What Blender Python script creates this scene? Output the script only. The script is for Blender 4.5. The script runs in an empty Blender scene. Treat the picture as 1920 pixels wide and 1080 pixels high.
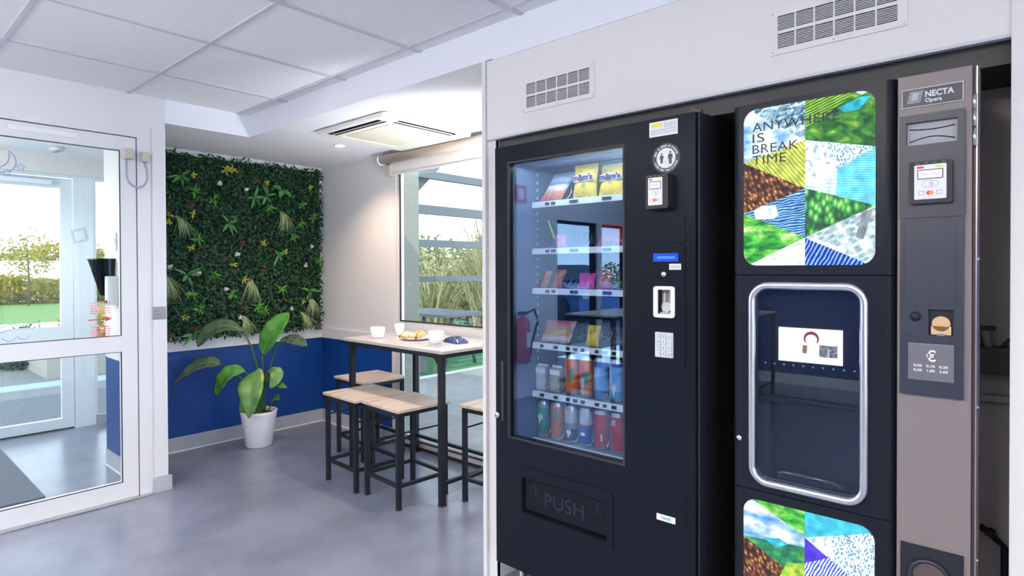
import bpy, bmesh, math, random
from mathutils import Vector, Matrix, geometry
R = math.radians
PI = math.pi
S = bpy.context.scene
COL = S.collection

# ------------------------------------------------------------------ camera
cam_d = bpy.data.cameras.new('camera')
cam = bpy.data.objects.new('camera', cam_d)
COL.objects.link(cam)
cam_d.sensor_width = 36.0
cam_d.lens = 1111.41 / 1920 * 36.0
cam_d.shift_y = -24.95 / 1920
cam_d.clip_start = 0.02
cam_d.clip_end = 300
_y, _p, _r = R(41.1546), R(-0.57497), R(-0.20131)
_f = Vector((-math.sin(_y) * math.cos(_p), math.cos(_y) * math.cos(_p), math.sin(_p)))
_rt = Vector((math.cos(_y), math.sin(_y), 0))
_up = _rt.cross(_f)
_rr = _rt * math.cos(_r) + _up * math.sin(_r)
_uu = -_rt * math.sin(_r) + _up * math.cos(_r)
cam.matrix_world = Matrix(((_rr.x, _uu.x, -_f.x, 0), (_rr.y, _uu.y, -_f.y, 0), (_rr.z, _uu.z, -_f.z, 1.35), (0, 0, 0, 1)))
S.camera = cam

# ------------------------------------------------------------------ view, sky, sun
S.view_settings.view_transform = 'Standard'
S.view_settings.look = 'None'
S.view_settings.gamma = 1.0
S.view_settings.use_curve_mapping = False
S.view_settings.exposure = 0.46
W = bpy.data.worlds.new('sky')
S.world = W
W.use_nodes = True
wn = W.node_tree
wn.nodes.clear()
wo = wn.nodes.new('ShaderNodeOutputWorld')
wb = wn.nodes.new('ShaderNodeBackground')
wb.inputs['Strength'].default_value = 2.5
wr = wn.nodes.new('ShaderNodeValToRGB')
wr.color_ramp.elements[0].position = 0.48
wr.color_ramp.elements[0].color = (0.84, 0.92, 1.0, 1)
wr.color_ramp.elements[1].position = 0.95
wr.color_ramp.elements[1].color = (0.60, 0.78, 1.0, 1)
wt = wn.nodes.new('ShaderNodeTexCoord')
wx = wn.nodes.new('ShaderNodeSeparateXYZ')
wm = wn.nodes.new('ShaderNodeMapRange')
wm.inputs['From Min'].default_value = -1
wm.inputs['From Max'].default_value = 1
wn.links.new(wt.outputs['Generated'], wx.inputs[0])
wn.links.new(wx.outputs['Z'], wm.inputs['Value'])
wn.links.new(wm.outputs[0], wr.inputs[0])
ws = wn.nodes.new('ShaderNodeMapRange')                 # bright haze near the horizon, softer overhead
ws.inputs['From Min'].default_value = 0.0
ws.inputs['From Max'].default_value = 0.45
ws.inputs['To Min'].default_value = 4.6
ws.inputs['To Max'].default_value = 1.7
wn.links.new(wx.outputs['Z'], ws.inputs['Value'])
wn.links.new(ws.outputs[0], wb.inputs['Strength'])
wn.links.new(wr.outputs[0], wb.inputs['Color'])
wn.links.new(wb.outputs[0], wo.inputs[0])

def lamp(name, kind, loc, energy, color=(1, 1, 1), rot=(0, 0, 0), **k):
    d = bpy.data.lights.new(name, kind)
    d.energy = energy
    d.color = color
    for a, v in k.items():
        setattr(d, a, v)
    o = bpy.data.objects.new(name, d)
    o.location = loc
    o.rotation_euler = rot
    COL.objects.link(o)
    return o

sun = lamp('sun', 'SUN', (0, 0, 20), 2.6, (1.0, 0.93, 0.80), angle=R(1.0))
sun.rotation_euler = Vector((0.75, -0.95, 1.0)).to_track_quat('Z', 'Y').to_euler()
# unseen fill lamps added for brightness, and the two recessed spots of the alcove
for i, (x, y, e) in enumerate(((-2.53, -0.44, 16), (-0.62, -0.44, 24), (1.28, -0.44, 16), (-2.53, -2.34, 22), (-0.62, -2.34, 22), (1.28, -2.34, 18))):
    lamp('fill_panel_lamp', 'AREA', (x, y, 2.372), e * 0.8, (1.0, 0.90, 0.80) if x > -1 else (0.97, 0.97, 1.0), shape='SQUARE', size=0.52)  # unseen ceiling panels, added to brighten the room
lamp('uplight_fill_lamp', 'AREA', (-1.4, -1.7, 1.80), 185, (1.0, 0.94, 0.86), (R(180), 0, 0), shape='RECTANGLE', size=2.4, size_y=0.30)  # added uplight that brightens the main ceiling
lamp('daylight_fill_lamp', 'AREA', (2.955, -1.0, 1.45), 36, (0.36, 0.64, 1.0), (0, R(90), 0), shape='RECTANGLE', size=1.3, size_y=1.7, spread=R(120))  # added blue fill standing in for daylight on the floor
lamp('wall_fill_lamp', 'AREA', (1.7, -3.6, 1.5), 14, (1.0, 0.80, 0.62), (R(90), 0, 0), shape='RECTANGLE', size=1.6, size_y=1.2)  # added warm fill for the fascia
lamp('alcove_fill_lamp', 'AREA', (-1.93, 2.42, 1.30), 9, (0.94, 0.97, 1.0), Vector((0.90, -0.15, -1.0)).to_track_quat('Z', 'Y').to_euler(), shape='RECTANGLE', size=0.16, size_y=0.50, spread=R(80))  # added fill for the alcove ceiling
lamp('spot_lamp', 'SPOT', (-3.78, 2.43, 2.235), 34, (1.0, 0.74, 0.54), spot_size=R(125), spot_blend=0.8, shadow_soft_size=0.03)
lamp('spot_lamp', 'SPOT', (-2.25, 2.40, 2.235), 44, (1.0, 0.80, 0.64), spot_size=R(125), spot_blend=0.8, shadow_soft_size=0.03)
lamp('porch_fill_lamp', 'POINT', (-5.1, 0.0, 1.7), 26, (0.92, 0.97, 1.0), shadow_soft_size=0.05)  # unseen fill added to brighten the porch
lamp('spot_lamp', 'SPOT', (-5.4, 0.6, 2.28), 40, (0.95, 0.98, 1.0), spot_size=R(150), spot_blend=0.8, shadow_soft_size=0.03)  # unseen porch fill without a fitting, raised for brightness

# ------------------------------------------------------------------ materials
def mat(name, col, rough=0.5, metal=0.0, spec=0.5, noise=None, bump=None, coat=0.0, emit=None):
    m = bpy.data.materials.new(name)
    m.use_nodes = True
    nt = m.node_tree
    b = nt.nodes['Principled BSDF']
    b.inputs['Base Color'].default_value = (*col, 1)
    b.inputs['Roughness'].default_value = rough
    b.inputs['Metallic'].default_value = metal
    b.inputs['Specular IOR Level'].default_value = spec
    b.inputs['Coat Weight'].default_value = coat
    if emit:
        b.inputs['Emission Color'].default_value = (*emit[0], 1)
        b.inputs['Emission Strength'].default_value = emit[1]
    if noise or bump:
        tc = nt.nodes.new('ShaderNodeTexCoord')
    if noise:                                   # (scale, second colour, stretch)
        n = nt.nodes.new('ShaderNodeTexNoise')
        n.inputs['Scale'].default_value = noise[0]
        n.inputs['Detail'].default_value = 5
        mp = nt.nodes.new('ShaderNodeMapping')
        mp.inputs['Scale'].default_value = noise[2] if len(noise) > 2 else (1, 1, 1)
        nt.links.new(tc.outputs['Object'], mp.inputs[0])
        nt.links.new(mp.outputs[0], n.inputs['Vector'])
        r = nt.nodes.new('ShaderNodeValToRGB')
        r.color_ramp.elements[0].position = 0.35
        r.color_ramp.elements[1].position = 0.65
        r.color_ramp.elements[0].color = (*col, 1)
        r.color_ramp.elements[1].color = (*noise[1], 1)
        nt.links.new(n.outputs['Fac'], r.inputs[0])
        nt.links.new(r.outputs[0], b.inputs['Base Color'])
    if bump:                                    # (scale, strength)
        n = nt.nodes.new('ShaderNodeTexNoise')
        n.inputs['Scale'].default_value = bump[0]
        n.inputs['Detail'].default_value = 4
        nt.links.new(tc.outputs['Object'], n.inputs['Vector'])
        bp = nt.nodes.new('ShaderNodeBump')
        bp.inputs['Strength'].default_value = bump[1]
        bp.inputs['Distance'].default_value = 0.01
        nt.links.new(n.outputs['Fac'], bp.inputs['Height'])
        nt.links.new(bp.outputs[0], b.inputs['Normal'])
    return m

def glassmat(name, tint=(0.96, 0.98, 0.98), ior=1.45, rough=0.0, sheen=(1, 1, 1)):
    m = bpy.data.materials.new(name)
    m.use_nodes = True
    nt = m.node_tree
    nt.nodes.clear()
    o = nt.nodes.new('ShaderNodeOutputMaterial')
    mx = nt.nodes.new('ShaderNodeMixShader')
    t = nt.nodes.new('ShaderNodeBsdfTransparent')
    t.inputs[0].default_value = (*tint, 1)
    g = nt.nodes.new('ShaderNodeBsdfGlossy')
    g.inputs['Roughness'].default_value = rough
    g.inputs['Color'].default_value = (*sheen, 1)
    f = nt.nodes.new('ShaderNodeFresnel')
    gm = nt.nodes.new('ShaderNodeNewGeometry')
    mr = nt.nodes.new('ShaderNodeMapRange')          # the same reflectance on both faces of the thin pane
    mr.inputs['To Min'].default_value = ior
    mr.inputs['To Max'].default_value = 1.0 / ior
    nt.links.new(gm.outputs['Backfacing'], mr.inputs['Value'])
    nt.links.new(mr.outputs[0], f.inputs['IOR'])
    nt.links.new(f.outputs[0], mx.inputs[0])
    nt.links.new(t.outputs[0], mx.inputs[1])
    nt.links.new(g.outputs[0], mx.inputs[2])
    nt.links.new(mx.outputs[0], o.inputs[0])
    return m

def ramp_set(r, cols, const=False):
    cr = r.color_ramp
    if const:
        cr.interpolation = 'CONSTANT'
    while len(cr.elements) > 1:
        cr.elements.remove(cr.elements[-1])
    cr.elements[0].position = cols[0][0]
    cr.elements[0].color = (*cols[0][1], 1)
    for p, c in cols[1:]:
        e = cr.elements.new(p)
        e.color = (*c, 1)

def randmat(name, cols, rough=0.6, spec=0.3, trans=0.0):
    """one colour out of cols for each separate leaf of the mesh"""
    m = bpy.data.materials.new(name)
    m.use_nodes = True
    nt = m.node_tree
    b = nt.nodes['Principled BSDF']
    b.inputs['Roughness'].default_value = rough
    b.inputs['Specular IOR Level'].default_value = spec
    g = nt.nodes.new('ShaderNodeNewGeometry')
    r = nt.nodes.new('ShaderNodeValToRGB')
    ramp_set(r, [(i / max(1, len(cols) - 1), c) for i, c in enumerate(cols)])
    nt.links.new(g.outputs['Random Per Island'], r.inputs[0])
    nt.links.new(r.outputs[0], b.inputs['Base Color'])
    if trans:
        o = nt.nodes['Material Output']
        tl = nt.nodes.new('ShaderNodeBsdfTranslucent')
        mx = nt.nodes.new('ShaderNodeMixShader')
        mx.inputs[0].default_value = trans
        nt.links.new(r.outputs[0], tl.inputs[0])
        nt.links.new(b.outputs[0], mx.inputs[1])
        nt.links.new(tl.outputs[0], mx.inputs[2])
        nt.links.new(mx.outputs[0], o.inputs[0])
    return m

def texmat(name, kind, cols, scale=10, stretch=(1, 1, 1), rot=0, emit=0.0, const=False, rough=0.4, dist=0.0, rand=False, gloss=0.5):
    """texture -> colour ramp, as printed surface or (emit > 0) as a backlit film; rot turns in the x-z plane"""
    m = bpy.data.materials.new(name)
    m.use_nodes = True
    nt = m.node_tree
    b = nt.nodes['Principled BSDF']
    b.inputs['Roughness'].default_value = rough
    b.inputs['Specular IOR Level'].default_value = gloss
    tc = nt.nodes.new('ShaderNodeTexCoord')
    m1 = nt.nodes.new('ShaderNodeMapping')
    m1.inputs['Rotation'].default_value = (0, rot, 0)
    m2 = nt.nodes.new('ShaderNodeMapping')
    m2.inputs['Scale'].default_value = stretch
    nt.links.new(tc.outputs['Object'], m1.inputs[0])
    nt.links.new(m1.outputs[0], m2.inputs[0])
    if kind == 'noise':
        t = nt.nodes.new('ShaderNodeTexNoise'); t.inputs['Detail'].default_value = 6; t.inputs['Distortion'].default_value = dist; out = t.outputs['Fac']
    elif kind == 'voronoi':
        t = nt.nodes.new('ShaderNodeTexVoronoi'); out = t.outputs['Color'] if rand else t.outputs['Distance']
    elif kind == 'edge':
        t = nt.nodes.new('ShaderNodeTexVoronoi'); t.feature = 'DISTANCE_TO_EDGE'; out = t.outputs['Distance']
    elif kind == 'cheby':
        t = nt.nodes.new('ShaderNodeTexVoronoi'); t.distance = 'CHEBYCHEV'; out = t.outputs['Distance']
    elif kind == 'wave':
        t = nt.nodes.new('ShaderNodeTexWave'); t.inputs['Distortion'].default_value = dist; t.inputs['Detail'].default_value = 2; out = t.outputs['Fac']
    elif kind == 'wavez':
        t = nt.nodes.new('ShaderNodeTexWave'); t.bands_direction = 'Z'; t.inputs['Distortion'].default_value = dist; t.inputs['Detail'].default_value = 2; out = t.outputs['Fac']
    elif kind == 'z':
        t = None
        sx = nt.nodes.new('ShaderNodeSeparateXYZ')
        nt.links.new(m2.outputs[0], sx.inputs[0]); out = sx.outputs['Z']
    if t:
        t.inputs['Scale'].default_value = scale
        nt.links.new(m2.outputs[0], t.inputs['Vector'])
    r = nt.nodes.new('ShaderNodeValToRGB')
    ramp_set(r, cols, const)
    nt.links.new(out, r.inputs[0])
    nt.links.new(r.outputs[0], b.inputs['Base Color'])
    if emit:
        b.inputs['Base Color'].default_value = (0.01, 0.01, 0.01, 1)
        b.inputs['Specular IOR Level'].default_value = 0.08
        nt.links.remove(b.inputs['Base Color'].links[0])
        n2 = nt.nodes.new('ShaderNodeTexNoise'); n2.inputs['Scale'].default_value = 38; n2.inputs['Detail'].default_value = 6
        nt.links.new(tc.outputs['Object'], n2.inputs['Vector'])
        r2 = nt.nodes.new('ShaderNodeValToRGB')
        ramp_set(r2, [(0.32, (0.60, 0.62, 0.64)), (0.5, (1.0, 1.0, 1.0)), (0.68, (1.5, 1.5, 1.45))])
        nt.links.new(n2.outputs['Fac'], r2.inputs[0])
        mm = nt.nodes.new('ShaderNodeMix'); mm.data_type = 'RGBA'; mm.blend_type = 'MULTIPLY'; mm.inputs[0].default_value = 0.75
        nt.links.new(r.outputs[0], mm.inputs[6]); nt.links.new(r2.outputs[0], mm.inputs[7])
        nt.links.new(mm.outputs[2], b.inputs['Emission Color'])
        b.inputs['Emission Strength'].default_value = emit
    return m

M = {}
M['white'] = mat('white_paint', (0.74, 0.73, 0.735), 0.55)
M['wallwhite'] = mat('wall_paint', (0.76, 0.735, 0.71), 0.6, bump=(180, 0.05))
M['blue'] = mat('blue_paint', (0.001, 0.047, 0.24), 0.5, bump=(180, 0.04))
M['navy'] = mat('navy_paint', (0.01, 0.05, 0.2), 0.5)
M['tile'] = mat('ceiling_tile', (0.84, 0.84, 0.87), 0.9, noise=(60, (0.81, 0.81, 0.84)), bump=(400, 0.25))
M['grid'] = mat('ceiling_grid', (0.58, 0.58, 0.62), 0.5)
M['soffit'] = mat('soffit_paint', (0.82, 0.83, 0.87), 0.6)
M['upvc'] = mat('white_frame', (0.73, 0.715, 0.72), 0.35)
M['upvc2'] = mat('mint_frame', (0.80, 0.86, 0.88), 0.35)
M['gasket'] = mat('black_rubber', (0.02, 0.02, 0.025), 0.6)
M['skirt'] = mat('grey_skirting', (0.42, 0.43, 0.46), 0.4)
M['floor'] = mat('vinyl_floor', (0.155, 0.168, 0.222), 0.26, spec=0.6, noise=(2.8, (0.205, 0.22, 0.285)), bump=(60, 0.02))
M['mat'] = mat('entrance_mat', (0.10, 0.12, 0.15), 0.9, noise=(300, (0.18, 0.2, 0.24)))
M['glass'] = glassmat('window_glass')
M['vglass'] = glassmat('cabinet_glass', (0.84, 0.89, 0.95), 1.95, 0.0, (0.42, 0.62, 0.88))
M['cglass'] = glassmat('dark_glass', (0.72, 0.74, 0.78), 1.6, 0.0, (0.6, 0.8, 1.0))
M['steel'] = mat('brushed_steel', (0.55, 0.57, 0.60), 0.3, 1.0)
M['chrome'] = mat('chrome', (0.86, 0.84, 0.86), 0.24, 1.0)
M['black'] = mat('black_metal', (0.012, 0.014, 0.020), 0.5, spec=0.25)
M['vblack'] = mat('machine_black', (0.0085, 0.0115, 0.018), 0.30, spec=0.09)
M['vside'] = mat('machine_side_black', (0.010, 0.010, 0.012), 0.55)
M['cblack'] = mat('coffee_door_black', (0.012, 0.015, 0.023), 0.30, spec=0.15)
M['dark'] = mat('dark_plastic', (0.018, 0.021, 0.028), 0.5, spec=0.25)
M['navyp'] = mat('navy_plastic', (0.022, 0.027, 0.045), 0.40)
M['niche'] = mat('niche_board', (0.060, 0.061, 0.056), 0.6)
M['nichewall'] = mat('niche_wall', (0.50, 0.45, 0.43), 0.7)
M['taupe'] = mat('taupe_metal', (0.195, 0.165, 0.165), 0.45)
M['brown'] = mat('brown_hinge_side', (0.09, 0.06, 0.06), 0.45)
M['vinner'] = mat('machine_lining', (0.07, 0.11, 0.19), 0.5)
M['tray'] = mat('tray_grey', (0.32, 0.34, 0.37), 0.45)
M['strip'] = mat('price_strip', (0.62, 0.66, 0.66), 0.4)
M['ink'] = mat('ink', (0.02, 0.02, 0.03), 0.6)
M['silver'] = mat('silver_plastic', (0.62, 0.63, 0.64), 0.35, 0.3)
M['wire'] = mat('bright_wire', (0.7, 0.7, 0.72), 0.2, 1.0)
M['paper'] = mat('paper_white', (0.80, 0.80, 0.80), 0.6)
M['yellow'] = mat('yellow_print', (0.85, 0.75, 0.05), 0.6)
M['red'] = mat('red_print', (0.75, 0.05, 0.04), 0.5)
M['orange'] = mat('orange_print', (0.85, 0.30, 0.05), 0.5)
M['greyprint'] = mat('grey_print', (0.35, 0.36, 0.38), 0.6)
M['beige'] = mat('beige_plastic', (0.50, 0.46, 0.38), 0.5)
M['accream'] = mat('cream_plastic', (0.76, 0.75, 0.68), 0.5)
M['acgrille'] = mat('cream_grille', (0.62, 0.58, 0.47), 0.7)
M['blind'] = mat('beige_blind', (0.58, 0.49, 0.41), 0.8, bump=(300, 0.1))
M['blindw'] = mat('pale_blind', (0.78, 0.74, 0.70), 0.8)
M['pot'] = mat('white_pot', (0.80, 0.79, 0.81), 0.35)
M['soil'] = mat('potting_soil', (0.06, 0.03, 0.02), 0.95, noise=(60, (0.12, 0.06, 0.03)))
M['ceramic'] = mat('white_ceramic', (0.85, 0.85, 0.86), 0.2)
M['pink'] = mat('grey_cable', (0.36, 0.37, 0.45), 0.35)
M['purpleink'] = mat('purple_marker', (0.18, 0.17, 0.55), 0.5)
M['cream_ext'] = mat('cream_render', (0.24, 0.25, 0.215), 0.8)
M['louvre'] = mat('grey_louvre', (0.11, 0.13, 0.145), 0.6)
M['pave'] = mat('grey_paving', (0.27, 0.26, 0.25), 0.8, noise=(8, (0.33, 0.32, 0.31)))
M['tarmac'] = mat('tarmac', (0.16, 0.17, 0.18), 0.9, noise=(40, (0.22, 0.23, 0.24)))
M['paleground'] = mat('pale_gravel', (0.70, 0.68, 0.64), 0.9)
M['lawn'] = mat('lawn', (0.10, 0.22, 0.045), 0.9, noise=(14, (0.16, 0.30, 0.07)))
M['turf'] = mat('green_turf', (0.05, 0.19, 0.08), 0.9, noise=(20, (0.07, 0.24, 0.10)))
M['bark'] = mat('bark', (0.12, 0.08, 0.05), 0.9)
M['extred'] = mat('extinguisher_red', (0.6, 0.015, 0.015), 0.3)
M['carblue'] = mat('blue_car_paint', (0.02, 0.12, 0.42), 0.2, 0.3, coat=1.0)
M['carglass'] = mat('car_window', (0.02, 0.05, 0.08), 0.05, spec=1.0)
M['stem'] = mat('green_stem', (0.05, 0.13, 0.03), 0.5)
M['foil'] = mat('blue_foil', (0.10, 0.14, 0.26), 0.25, 0.7)
M['clear'] = glassmat('clear_film', (0.93, 0.95, 0.95), 1.5, 0.05)
M['stonebrown'] = mat('weather_stone', (0.33, 0.33, 0.30), 0.9)

def woodmat(name, axis_scale, c1, c2, c3):
    m = bpy.data.materials.new(name)
    m.use_nodes = True
    nt = m.node_tree
    b = nt.nodes['Principled BSDF']
    b.inputs['Roughness'].default_value = 0.4
    tc = nt.nodes.new('ShaderNodeTexCoord')
    mp = nt.nodes.new('ShaderNodeMapping')
    mp.inputs['Scale'].default_value = axis_scale
    n = nt.nodes.new('ShaderNodeTexNoise')
    n.inputs['Scale'].default_value = 3.0
    n.inputs['Detail'].default_value = 8
    n.inputs['Distortion'].default_value = 0.6
    r = nt.nodes.new('ShaderNodeValToRGB')
    ramp_set(r, [(0.3, c1), (0.5, c2), (0.72, c3)])
    nt.links.new(tc.outputs['Object'], mp.inputs[0])
    nt.links.new(mp.outputs[0], n.inputs['Vector'])
    nt.links.new(n.outputs['Fac'], r.inputs[0])
    nt.links.new(r.outputs[0], b.inputs['Base Color'])
    return m
M['wood'] = woodmat('pale_oak_board', (14, 1.2, 14), (0.42, 0.33, 0.26), (0.58, 0.48, 0.39), (0.68, 0.58, 0.49))
M['topwood'] = woodmat('washed_oak_board', (1.2, 14, 14), (0.42, 0.37, 0.34), (0.52, 0.47, 0.44), (0.60, 0.56, 0.53))

# ------------------------------------------------------------------ mesh building
class MB:
    def __init__(s):
        s.v, s.f, s.m, s.s = [], [], [], []

    def add(s, verts, faces, m=0, smooth=False):
        n = len(s.v)
        s.v.extend(tuple(v) for v in verts)
        for f in faces:
            s.f.append(tuple(i + n for i in f))
            s.m.append(m)
            s.s.append(smooth)
        return s

    def box(s, x0, x1, y0, y1, z0, z1, m=0, b=0.0):
        x0, x1 = min(x0, x1), max(x0, x1)
        y0, y1 = min(y0, y1), max(y0, y1)
        z0, z1 = min(z0, z1), max(z0, z1)
        if b:
            bm = bmesh.new()
            bmesh.ops.create_cube(bm, size=1)
            for v in bm.verts:
                v.co = Vector(((x0 + x1) / 2 + v.co.x * (x1 - x0), (y0 + y1) / 2 + v.co.y * (y1 - y0), (z0 + z1) / 2 + v.co.z * (z1 - z0)))
            bmesh.ops.bevel(bm, geom=bm.edges[:], offset=b, segments=2, affect='EDGES', profile=0.7)
            bm.verts.index_update()
            s.add([v.co[:] for v in bm.verts], [[v.index for v in f.verts] for f in bm.faces], m)
            bm.free()
            return s
        V = [(x0, y0, z0), (x1, y0, z0), (x1, y1, z0), (x0, y1, z0), (x0, y0, z1), (x1, y0, z1), (x1, y1, z1), (x0, y1, z1)]
        return s.add(V, [(3, 2, 1, 0), (4, 5, 6, 7), (0, 1, 5, 4), (1, 2, 6, 5), (2, 3, 7, 6), (3, 0, 4, 7)], m)

    def prism(s, outer, holes=(), plane='xz', a=0.0, b=0.01, m=0, smooth=False):
        """outer and holes: 2-D loops in the plane; a..b the extent along the third axis"""
        def P(p, t):
            return {'xz': (p[0], t, p[1]), 'yz': (t, p[0], p[1]), 'xy': (p[0], p[1], t)}[plane]
        loops = [list(outer)] + [list(h) for h in holes]
        flat = [p for l in loops for p in l]
        tris = geometry.tessellate_polygon([[Vector((p[0], p[1], 0)) for p in l] for l in loops])
        n = len(flat)
        V = [P(p, a) for p in flat] + [P(p, b) for p in flat]
        F = []
        for t in tris:
            F.append(tuple(t))
            F.append(tuple(i + n for i in reversed(t)))
        s.add(V, F, m)
        k = 0
        for l in loops:
            q = len(l)
            V2 = [P(p, a) for p in l] + [P(p, b) for p in l]
            s.add(V2, [(i, (i + 1) % q, (i + 1) % q + q, i + q) for i in range(q)], m, smooth)
            k += q
        return s

    def tube(s, pts, r, seg=8, m=0, closed=False, caps=True):
        pts = [Vector(p) for p in pts]
        n = len(pts)
        rs = r if isinstance(r, (list, tuple)) else [r] * n
        V, F = [], []
        t0 = (pts[1] - pts[0]).normalized()
        ref = Vector((0, 0, 1)) if abs(t0.z) < 0.9 else Vector((1, 0, 0))
        nrm = t0.cross(ref).normalized()
        for i, p in enumerate(pts):
            if closed:
                t = (pts[(i + 1) % n] - pts[i - 1]).normalized()
            else:
                t = (pts[min(i + 1, n - 1)] - pts[max(i - 1, 0)]).normalized()
            nrm = (nrm - t * nrm.dot(t))
            nrm = nrm.normalized() if nrm.length > 1e-6 else t.orthogonal().normalized()
            bn = t.cross(nrm)
            for k in range(seg):
                a = 2 * PI * k / seg
                V.append(p + (nrm * math.cos(a) + bn * math.sin(a)) * rs[i])
        rng = n if closed else n - 1
        for i in range(rng):
            j = (i + 1) % n
            for k in range(seg):
                F.append((i * seg + k, i * seg + (k + 1) % seg, j * seg + (k + 1) % seg, j * seg + k))
        if caps and not closed:
            F.append(tuple(reversed(range(seg))))
            F.append(tuple(range((n - 1) * seg, n * seg)))
        return s.add(V, F, m, True)

    def lathe(s, prof, cx=0, cy=0, cz=0, seg=32, m=0, axis='z', ms=None):
        """prof: list of (radius, height); ms: material index for each band"""
        V = []
        for r, h in prof:
            for k in range(seg):
                a = 2 * PI * k / seg
                c, d = r * math.cos(a), r * math.sin(a)
                V.append({'z': (cx + c, cy + d, cz + h), 'y': (cx + c, cy + h, cz + d), 'x': (cx + h, cy + c, cz + d)}[axis])
        for i in range(len(prof) - 1):
            F = [(i * seg + k, i * seg + (k + 1) % seg, (i + 1) * seg + (k + 1) % seg, (i + 1) * seg + k) for k in range(seg)]
            n = len(s.v)
            if i == 0:
                base = n
                s.v.extend(V)
            for f in F:
                s.f.append(tuple(q + base for q in f)); s.m.append(ms[i] if ms else m); s.s.append(True)
        for i, rev in ((0, True), (len(prof) - 1, False)):
            if prof[i][0] > 1e-5:
                idx = [base + i * seg + k for k in range(seg)]
                s.f.append(tuple(reversed(idx)) if rev else tuple(idx)); s.m.append(m if not ms else ms[min(i, len(ms) - 1)]); s.s.append(False)
        return s

    def quadstrip(s, left, right, m=0, smooth=True):
        V = []
        for a, b in zip(left, right):
            V += [a, b]
        return s.add(V, [(2 * i, 2 * i + 1, 2 * i + 3, 2 * i + 2) for i in range(len(left) - 1)], m, smooth)

    def xf(s, mtx):
        s.v = [tuple(mtx @ Vector(v)) for v in s.v]
        return s

    def build(s, name, mats, parent=None, world=True, loc=None):
        me = bpy.data.meshes.new(name)
        off = Vector((0, 0, 0))
        if world and parent is not None:
            r = parent
            while r.parent:
                r = r.parent
            off = Vector(r.location)
        if loc is not None:
            off = Vector(loc)
        me.from_pydata([tuple(Vector(v) - off) for v in s.v], [], s.f)
        me.polygons.foreach_set('material_index', s.m)
        me.polygons.foreach_set('use_smooth', s.s)
        for mm in (mats if isinstance(mats, (list, tuple)) else [mats]):
            me.materials.append(mm)
        bm = bmesh.new()
        bm.from_mesh(me)
        bmesh.ops.remove_doubles(bm, verts=bm.verts[:], dist=1e-6)
        bmesh.ops.recalc_face_normals(bm, faces=bm.faces[:])
        bm.to_mesh(me)
        bm.free()
        me.update()
        o = bpy.data.objects.new(name, me)
        COL.objects.link(o)
        if parent is not None:
            o.parent = parent
        if loc is not None:
            o.location = loc
        return o

def raw(name, verts, faces, mats, parent=None, mi=None, smooth=False, off=(0, 0, 0)):
    """fast path for foliage: no clean-up"""
    me = bpy.data.meshes.new(name)
    ox, oy, oz = off
    me.from_pydata([(v[0] - ox, v[1] - oy, v[2] - oz) for v in verts], [], faces)
    if mi:
        me.polygons.foreach_set('material_index', mi)
    if smooth:
        me.polygons.foreach_set('use_smooth', [True] * len(faces))
    for mm in (mats if isinstance(mats, (list, tuple)) else [mats]):
        me.materials.append(mm)
    o = bpy.data.objects.new(name, me)
    COL.objects.link(o)
    if parent is not None:
        o.parent = parent
    return o

def tag(o, label=None, cat=None, group=None, kind=None):
    if label: o['label'] = label
    if cat: o['category'] = cat
    if group: o['group'] = group
    if kind: o['kind'] = kind
    return o

def thing(name, label, cat, loc=(0, 0, 0), rotz=0.0, group=None):
    o = bpy.data.objects.new(name, None)
    o.empty_display_size = 0.1
    o.location = loc
    o.rotation_euler = (0, 0, rotz)
    COL.objects.link(o)
    return tag(o, label, cat, group)

def struct(name, mb, mats, parent=None):
    o = mb.build(name, mats, parent)
    if parent is None:
        o['kind'] = 'structure'
    return o

def copy_tree(o, parent=None):
    c = o.copy()
    COL.objects.link(c)
    if parent is not None:
        c.parent = parent
    for ch in [x for x in bpy.data.objects if x.parent == o]:
        copy_tree(ch, c)
    return c

def rect(x0, x1, z0, z1):
    return [(x0, z0), (x1, z0), (x1, z1), (x0, z1)]

def rrect(x0, x1, z0, z1, r, n=6):
    o = []
    for cx, cz, a0 in ((x1 - r, z0 + r, -90), (x1 - r, z1 - r, 0), (x0 + r, z1 - r, 90), (x0 + r, z0 + r, 180)):
        for i in range(n + 1):
            a = R(a0 + 90 * i / n)
            o.append((cx + r * math.cos(a), cz + r * math.sin(a)))
    return o

def disc(cx, cz, r, n=28):
    return [(cx + r * math.cos(2 * PI * i / n), cz + r * math.sin(2 * PI * i / n)) for i in range(n)]

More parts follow.
